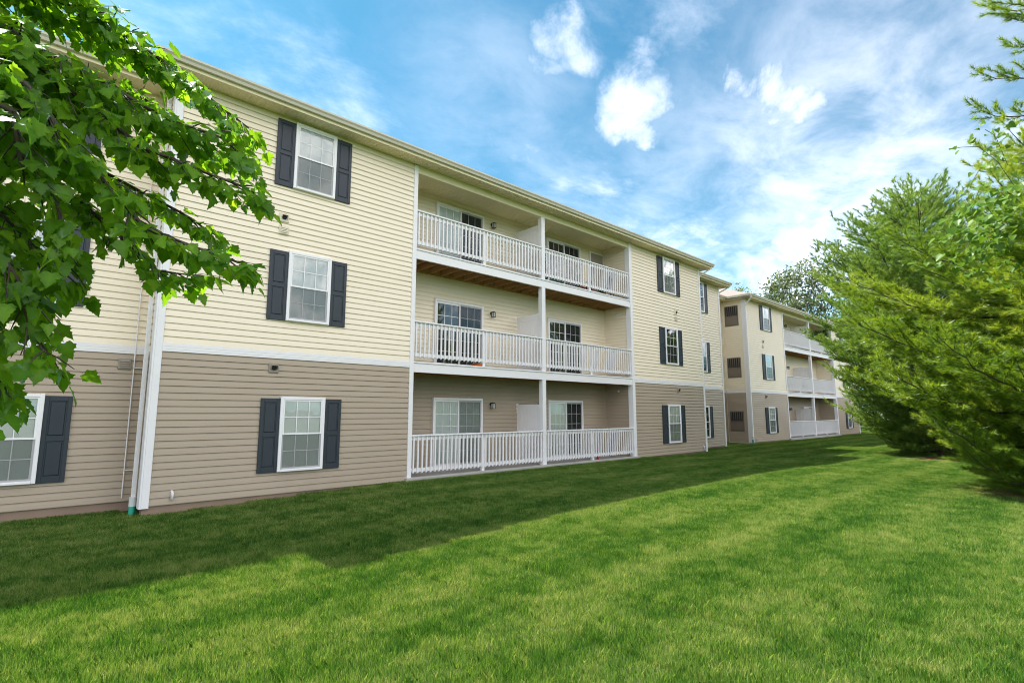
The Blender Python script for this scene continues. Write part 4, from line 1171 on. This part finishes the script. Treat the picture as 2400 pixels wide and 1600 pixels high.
# ---- climbing vine hanging on the near pine
def vine():
    t = thing("climbing_vine", "climbing vine with heart shaped leaves trailing over the upper left side of the nearest pine", "vine", (12.2, -10.75, 0.0))
    base = np.array([12.2, -10.75, 0.0]); r = np.random.default_rng(21)
    stems = [[(13.9, -11.0, 0.0), (13.6, -10.9, 2.6), (13.0, -11.0, 4.4), (12.4, -10.8, 5.1), (11.9, -10.75, 5.2), (11.3, -10.55, 4.9), (10.9, -10.3, 4.5)],
             [(13.2, -11.0, 5.6), (12.5, -10.9, 5.6), (11.8, -10.7, 5.0), (11.2, -10.5, 4.4), (10.75, -10.25, 4.05)],
             [(13.0, -11.1, 5.4), (12.2, -11.0, 5.0), (11.5, -10.75, 4.55), (11.1, -10.6, 4.2)],
             [(13.4, -11.1, 5.8), (12.9, -10.9, 6.3), (12.4, -10.7, 6.5), (12.0, -10.5, 6.42), (11.75, -10.36, 6.34)],
             [(12.9, -10.9, 6.4), (12.5, -10.7, 6.15), (12.2, -10.6, 5.85), (12.05, -10.55, 5.65)],
             [(13.5, -11.0, 6.4), (13.1, -10.9, 6.9), (12.7, -10.8, 6.9)]]
    m = MB()
    heart = [(0, 0), (0.18, -0.14), (0.40, -0.10), (0.50, 0.12), (0.42, 0.42), (0.22, 0.72), (0, 1.0), (-0.22, 0.72), (-0.42, 0.42), (-0.50, 0.12), (-0.40, -0.10), (-0.18, -0.14)]
    V0 = np.array([(0, 0.35, -0.04)] + [(x, y, abs(x) * 0.22 - 0.12 * y * y) for x, y in heart]); n = len(heart)
    F0 = np.array([(0, 1 + i, 1 + (i + 1) % n) for i in range(n)])
    meshes = [tri_mesh("leaf", V0, F0, M["vine"], np.full(len(V0), s)) for s in (0.15, 0.45, 0.7, 0.95)]
    so = None; L_ = []
    for si, pl in enumerate(stems):
        line = resample(pl, 0.07); m.tube([tuple(p - base) for p in line[::2]], 0.005, 5)
        dense = (1.0, 1.0, 1.0, 0.25, 0.5, 0.8)[si]; spread = (0.22, 0.24, 0.24, 0.05, 0.06, 0.16)[si]
        for p in line:
            if si == 0 and p[2] < 3.8: continue
            for k in range(3 if spread > 0.1 else 1):
                if r.random() > dense: continue
                q = p + r.normal(0, spread, 3) * np.array([1, 0.8, 0.8])
                d = np.array([-0.6 + r.normal(0, .5), r.normal(0.2, .5), r.uniform(-1.0, -0.1)])
                L_.append((q, rot_frame(d, np.array([-0.5 + r.normal(0, .4), 0.1 + r.normal(0, .4), 0.8])), r.uniform(0.08, 0.15)))
    so = build(m, "stem", M["twig"], t, smooth_sh=True)
    r.shuffle(L_)
    for q, fr, s in L_[:296]:
        o = put("leaf", meshes[int(r.integers(0, 4))], so)
        o.matrix_local = Matrix.Translation(Vector(q - base)) @ Matrix(fr.tolist()).to_4x4() @ Matrix.Scale(s, 4)
    rest = L_[296:]
    if rest:
        VV = np.concatenate([(V0 * s) @ fr.T + (q - base) for q, fr, s in rest]); FF = np.concatenate([F0 + i * len(V0) for i in range(len(rest))])
        o = put("foliage", tri_mesh("foliage", VV, FF, M["vine"], np.repeat(r.random(len(rest)), len(V0))), t); o["kind"] = "stuff"
    print("vine leaves", len(L_))
vine()

# ---- bark mulch under the pines
def mulch(name, x, y, rx, ry, seed):
    r = random.Random(seed); n = 36; V = [(x, y, float(ground_z(x, y)) + 0.05)]; F = []
    for ring, (f, dz) in enumerate(((0.6, 0.05), (1.0, 0.012))):
        for i in range(n):
            a = 2 * math.pi * i / n; q = f * (1 + (0.12 * math.sin(3 * a + seed) + r.uniform(-.05, .05)))
            px, py = x + rx * q * math.cos(a), y + ry * q * math.sin(a)
            V.append((px, py, float(ground_z(px, py)) + dz))
    for i in range(n):
        j = (i + 1) % n; F += [(0, 1 + i, 1 + j)]; F += [(1 + i, 1 + n + i, 1 + n + j), (1 + i, 1 + n + j, 1 + j)]
    o = put(name, tri_mesh(name, V, F, M["mulch"], smooth_sh=True)); o["kind"] = "structure"
mulch("mulch_bed", 26.2, -8.0, 2.3, 1.6, 1)
mulch("mulch_bed", 15.6, -11.2, 1.9, 1.6, 2)

# ================================================================== trees and bushes beyond
def broadleaf(name, label, cat, loc, H, rad, z0, mat, seed, nclump, per, leaf, trunk_r=0.3, group=None, trunk=True, squash=1.0):
    r = np.random.default_rng(seed)
    loc = (loc[0], loc[1], float(ground_z(loc[0], loc[1])))
    t = thing(name, label, cat, loc, group=group)
    m = MB(); tips = []
    m.tube([(0, 0, -0.2), (0.1, 0.05, H * 0.3), (0.0, 0.15, H * 0.55), (0.2, 0.0, H * 0.85)], [trunk_r, trunk_r * 0.75, trunk_r * 0.5, trunk_r * 0.1], 9)
    cz = (H + z0) / 2; hz_ = (H - z0) / 2
    for i in range(nclump):
        v = r.normal(size=3); v /= np.linalg.norm(v); q = r.uniform(0.45, 1.0) ** 0.6
        lob = 0.78 + 0.3 * math.sin(3 * math.atan2(v[1], v[0]) + seed) * math.cos(2.5 * v[2] + seed)
        tips.append(np.array([v[0] * rad * q * lob, v[1] * rad * q * lob * squash, cz + v[2] * hz_ * q * (0.9 + 0.15 * r.normal())]))
    for p in tips[: min(60, nclump)]:
        s = np.array([0.05, 0.05, min(max(z0 * 0.7, p[2] * 0.45), H * 0.6)])
        mid = (s + p) / 2 + r.normal(0, rad * 0.05, 3) + np.array([0, 0, hz_ * 0.08])
        m.tube([tuple(s), tuple(mid), tuple(p)], [trunk_r * 0.28, trunk_r * 0.14, 0.015], 5, cap=False)
    build(m, "trunk", M["bark"], t)
    C = np.repeat(np.array(tips), per, 0); n = len(C)
    P = C + r.normal(size=(n, 3)) * np.array([1, 1, 0.6]) * rad * 0.115
    d = r.normal(size=(n, 3)); d /= np.linalg.norm(d, axis=1)[:, None]
    w = np.cross(d, r.normal(size=(n, 3))); w /= np.linalg.norm(w, axis=1)[:, None]
    L_ = leaf * r.uniform(0.6, 1.2, n)[:, None]
    V = np.stack([P - d * L_ * .5, P + w * L_ * .28, P + d * L_ * .5, P - w * L_ * .28], 1).reshape(-1, 3)
    S = np.repeat(np.clip(np.repeat(r.random(nclump), per) * 0.6 + r.random(n) * 0.4, 0, 1), 4)
    o = put("crown", tri_mesh("crown", V, np.arange(n * 4).reshape(-1, 4), mat, S), t); o["kind"] = "stuff"
    return t
broadleaf("leafy_tree", "tall thin crowned grey green tree rising behind the far block roof", "tree", (69, 11.5), 20.5, 5.5, 7.0, M["farleaf"], 3, 150, 60, 0.42)
broadleaf("leafy_tree", "shorter grey green tree left of the tall one, peeping over the far block roof", "tree", (66, 16.5), 17.0, 4.5, 7.0, M["farleaf"], 4, 100, 55, 0.40)
broadleaf("leafy_tree", "bright rounded treetop just above the far block eave", "tree", (60, 12.0), 14.6, 3.2, 6.0, M["wood_leaf"], 6, 90, 70, 0.40)
broadleaf("leafy_tree", "grey green tree beyond the far block, its crown behind the dark pine", "tree", (72, 3.0), 19.0, 6.0, 4.0, M["farleaf"], 8, 170, 60, 0.45)
broadleaf("shrub", "dark spreading shrub beyond the end of the far block", "shrub", (57, -1.0), 4.2, 3.4, 0.3, M["wood_leaf"], 12, 70, 80, 0.30, 0.12)
broadleaf("shrub", "low dark shrub between the far block end and the dark pine trunk", "shrub", (47, -4.4), 3.4, 2.6, 0.3, M["wood_leaf"], 13, 60, 80, 0.26, 0.10)
broadleaf("shrub", "dark shrub in the shade right behind the dark pine", "shrub", (42, -8.5), 4.0, 3.2, 0.3, M["wood_leaf"], 14, 70, 80, 0.28, 0.10)
def far_wood():
    """a distant wood that reads as one mass"""
    r = np.random.default_rng(31); P = []
    for x0, y0, h, rad in [(95 + 8 * math.sin(i * 2.1), -60 + i * 6.5, 9 + 3 * math.sin(i * 1.7), 5.5) for i in range(20)]:
        n = 1500
        v = r.normal(size=(n, 3)); v /= np.linalg.norm(v, axis=1)[:, None]
        q = r.uniform(0.6, 1.0, n)[:, None]
        P.append(np.array([x0, y0, h * 0.5]) + v * q * np.array([rad, rad, h * 0.52]))
    P = np.concatenate(P); n = len(P)
    d = r.normal(size=(n, 3)); d /= np.linalg.norm(d, axis=1)[:, None]
    w = np.cross(d, r.normal(size=(n, 3))); w /= np.linalg.norm(w, axis=1)[:, None]
    s = r.uniform(0.5, 1.1, n)[:, None]
    V = np.stack([P - d * s * .5, P + w * s * .35, P + d * s * .5, P - w * s * .35], 1).reshape(-1, 3)
    V[:, 2] = np.maximum(V[:, 2], 0.02)
    o = put("far_wood", tri_mesh("far_wood", V, np.arange(n * 4).reshape(-1, 4), M["wood_leaf"], np.repeat(r.random(n), 4))); o["kind"] = "stuff"
far_wood()

def fallen_twig():
    x, y = 18.6, -5.9; z = float(ground_z(x, y)) + 0.055
    t = thing("fallen_twig", "thin dead twig lying on the sunlit lawn beside the far end of the building shadow", "twig", (x, y, z))
    build(MB().tube([(-0.45, -0.08, 0.0), (-0.15, 0.0, 0.018), (0.2, 0.01, 0.012), (0.6, 0.12, 0.0)], [0.012, 0.010, 0.008, 0.003], 6), "stem", M["bark"], t)
    build(MB().tube([(0.1, 0.01, 0.014), (0.3, -0.12, 0.02), (0.42, -0.16, 0.0)], [0.006, 0.004, 0.002], 5), "side_shoot", M["bark"], t)
fallen_twig()

# ================================================================== grass: blade tiles laid over the lawn
def grass():
    r = np.random.default_rng(3)
    def tile(n, h, w, lod):
        P = r.uniform(-0.53, 0.53, (n, 2))
        ang = r.uniform(0, 6.28, n)
        lean = np.abs(r.normal(0.35, 0.25, n)) * h
        hh = h * r.uniform(0.55, 1.15, n)
        yaw = r.uniform(0, 6.28, n)
        bx, by = np.cos(yaw) * w * 0.5, np.sin(yaw) * w * 0.5
        z = np.full(n, -0.01)
        lx, ly = np.cos(ang) * lean, np.sin(ang) * lean
        a = np.stack([P[:, 0] - bx, P[:, 1] - by, z], 1); b = np.stack([P[:, 0] + bx, P[:, 1] + by, z], 1)
        m1 = np.stack([P[:, 0] + lx * .35 + bx * .7, P[:, 1] + ly * .35 + by * .7, hh * .6], 1)
        m0 = np.stack([P[:, 0] + lx * .35 - bx * .7, P[:, 1] + ly * .35 - by * .7, hh * .6], 1)
        c = np.stack([P[:, 0] + lx, P[:, 1] + ly, hh], 1)
        V = np.stack([a, b, m1, c, m0], 1).reshape(-1, 3)
        F = np.arange(n * 5).reshape(-1, 5)
        S = np.repeat(np.clip(r.normal(0.5, 0.28, n), 0, 1), 5)
        return V, F, S
    tiles = [tile(9500, 0.060, 0.0050, 0), tile(5200, 0.064, 0.0080, 1)]
    pts = []
    for i in range(-9, 68):
        for j in range(-30, 4):
            x, y = float(i), float(j)
            if y > 1.0 and 1.2 < x < 22.8: continue
            if y > 0.45 and 1.9 < x < 22.2: continue
            d = math.hypot(x, y + 11.6)
            pts.append((x, y, float(ground_z(x, y)), 0 if d < 9.0 else 1))
    V = np.concatenate([tiles[0][0], tiles[1][0], np.array([p[:3] for p in pts])])
    n0, n1, npn = len(tiles[0][0]), len(tiles[1][0]), len(pts)
    F = np.concatenate([tiles[0][1], tiles[1][1] + n0])
    S = np.concatenate([tiles[0][2], tiles[1][2], np.zeros(npn)])
    me = tri_mesh("grass", V, F, M["grass"], S)
    role = me.attributes.new("role", "INT", "POINT")
    role.data.foreach_set("value", np.concatenate([np.zeros(n0), np.ones(n1), np.array([2 + p[3] for p in pts])]).astype(np.int32))
    ro = me.attributes.new("turn", "FLOAT", "POINT")
    ro.data.foreach_set("value", np.concatenate([np.zeros(n0 + n1), r.integers(0, 4, npn) * (math.pi / 2)]).astype(np.float32))
    o = put("grass", me); o["kind"] = "stuff"
    g = bpy.data.node_groups.new("grass_tiles", "GeometryNodeTree")
    g.interface.new_socket("Geometry", in_out="INPUT", socket_type="NodeSocketGeometry")
    g.interface.new_socket("Geometry", in_out="OUTPUT", socket_type="NodeSocketGeometry")
    gi = g.nodes.new("NodeGroupInput"); go = g.nodes.new("NodeGroupOutput")
    at = g.nodes.new("GeometryNodeInputNamedAttribute"); at.data_type = "INT"; at.inputs["Name"].default_value = "role"
    tn = g.nodes.new("GeometryNodeInputNamedAttribute"); tn.data_type = "FLOAT"; tn.inputs["Name"].default_value = "turn"
    rz = g.nodes.new("ShaderNodeCombineXYZ"); g.links.new(tn.outputs["Attribute"], rz.inputs[2])
    def pick(v):
        c = g.nodes.new("FunctionNodeCompare"); c.data_type = "INT"; c.operation = "EQUAL"
        ins = [s for s in c.inputs if s.type == "INT"]
        g.links.new(at.outputs["Attribute"], ins[0]); ins[1].default_value = v
        s = g.nodes.new("GeometryNodeSeparateGeometry"); s.domain = "POINT"
        g.links.new(gi.outputs[0], s.inputs["Geometry"]); g.links.new(c.outputs[0], s.inputs["Selection"])
        return s.outputs["Selection"]
    jn = g.nodes.new("GeometryNodeJoinGeometry")
    for k in (0, 1):
        ip = g.nodes.new("GeometryNodeInstanceOnPoints")
        g.links.new(pick(2 + k), ip.inputs["Points"]); g.links.new(pick(k), ip.inputs["Instance"])
        g.links.new(rz.outputs[0], ip.inputs["Rotation"])
        g.links.new(ip.outputs[0], jn.inputs[0])
    g.links.new(jn.outputs[0], go.inputs[0])
    md = o.modifiers.new("tiles", "NODES"); md.node_group = g
grass()
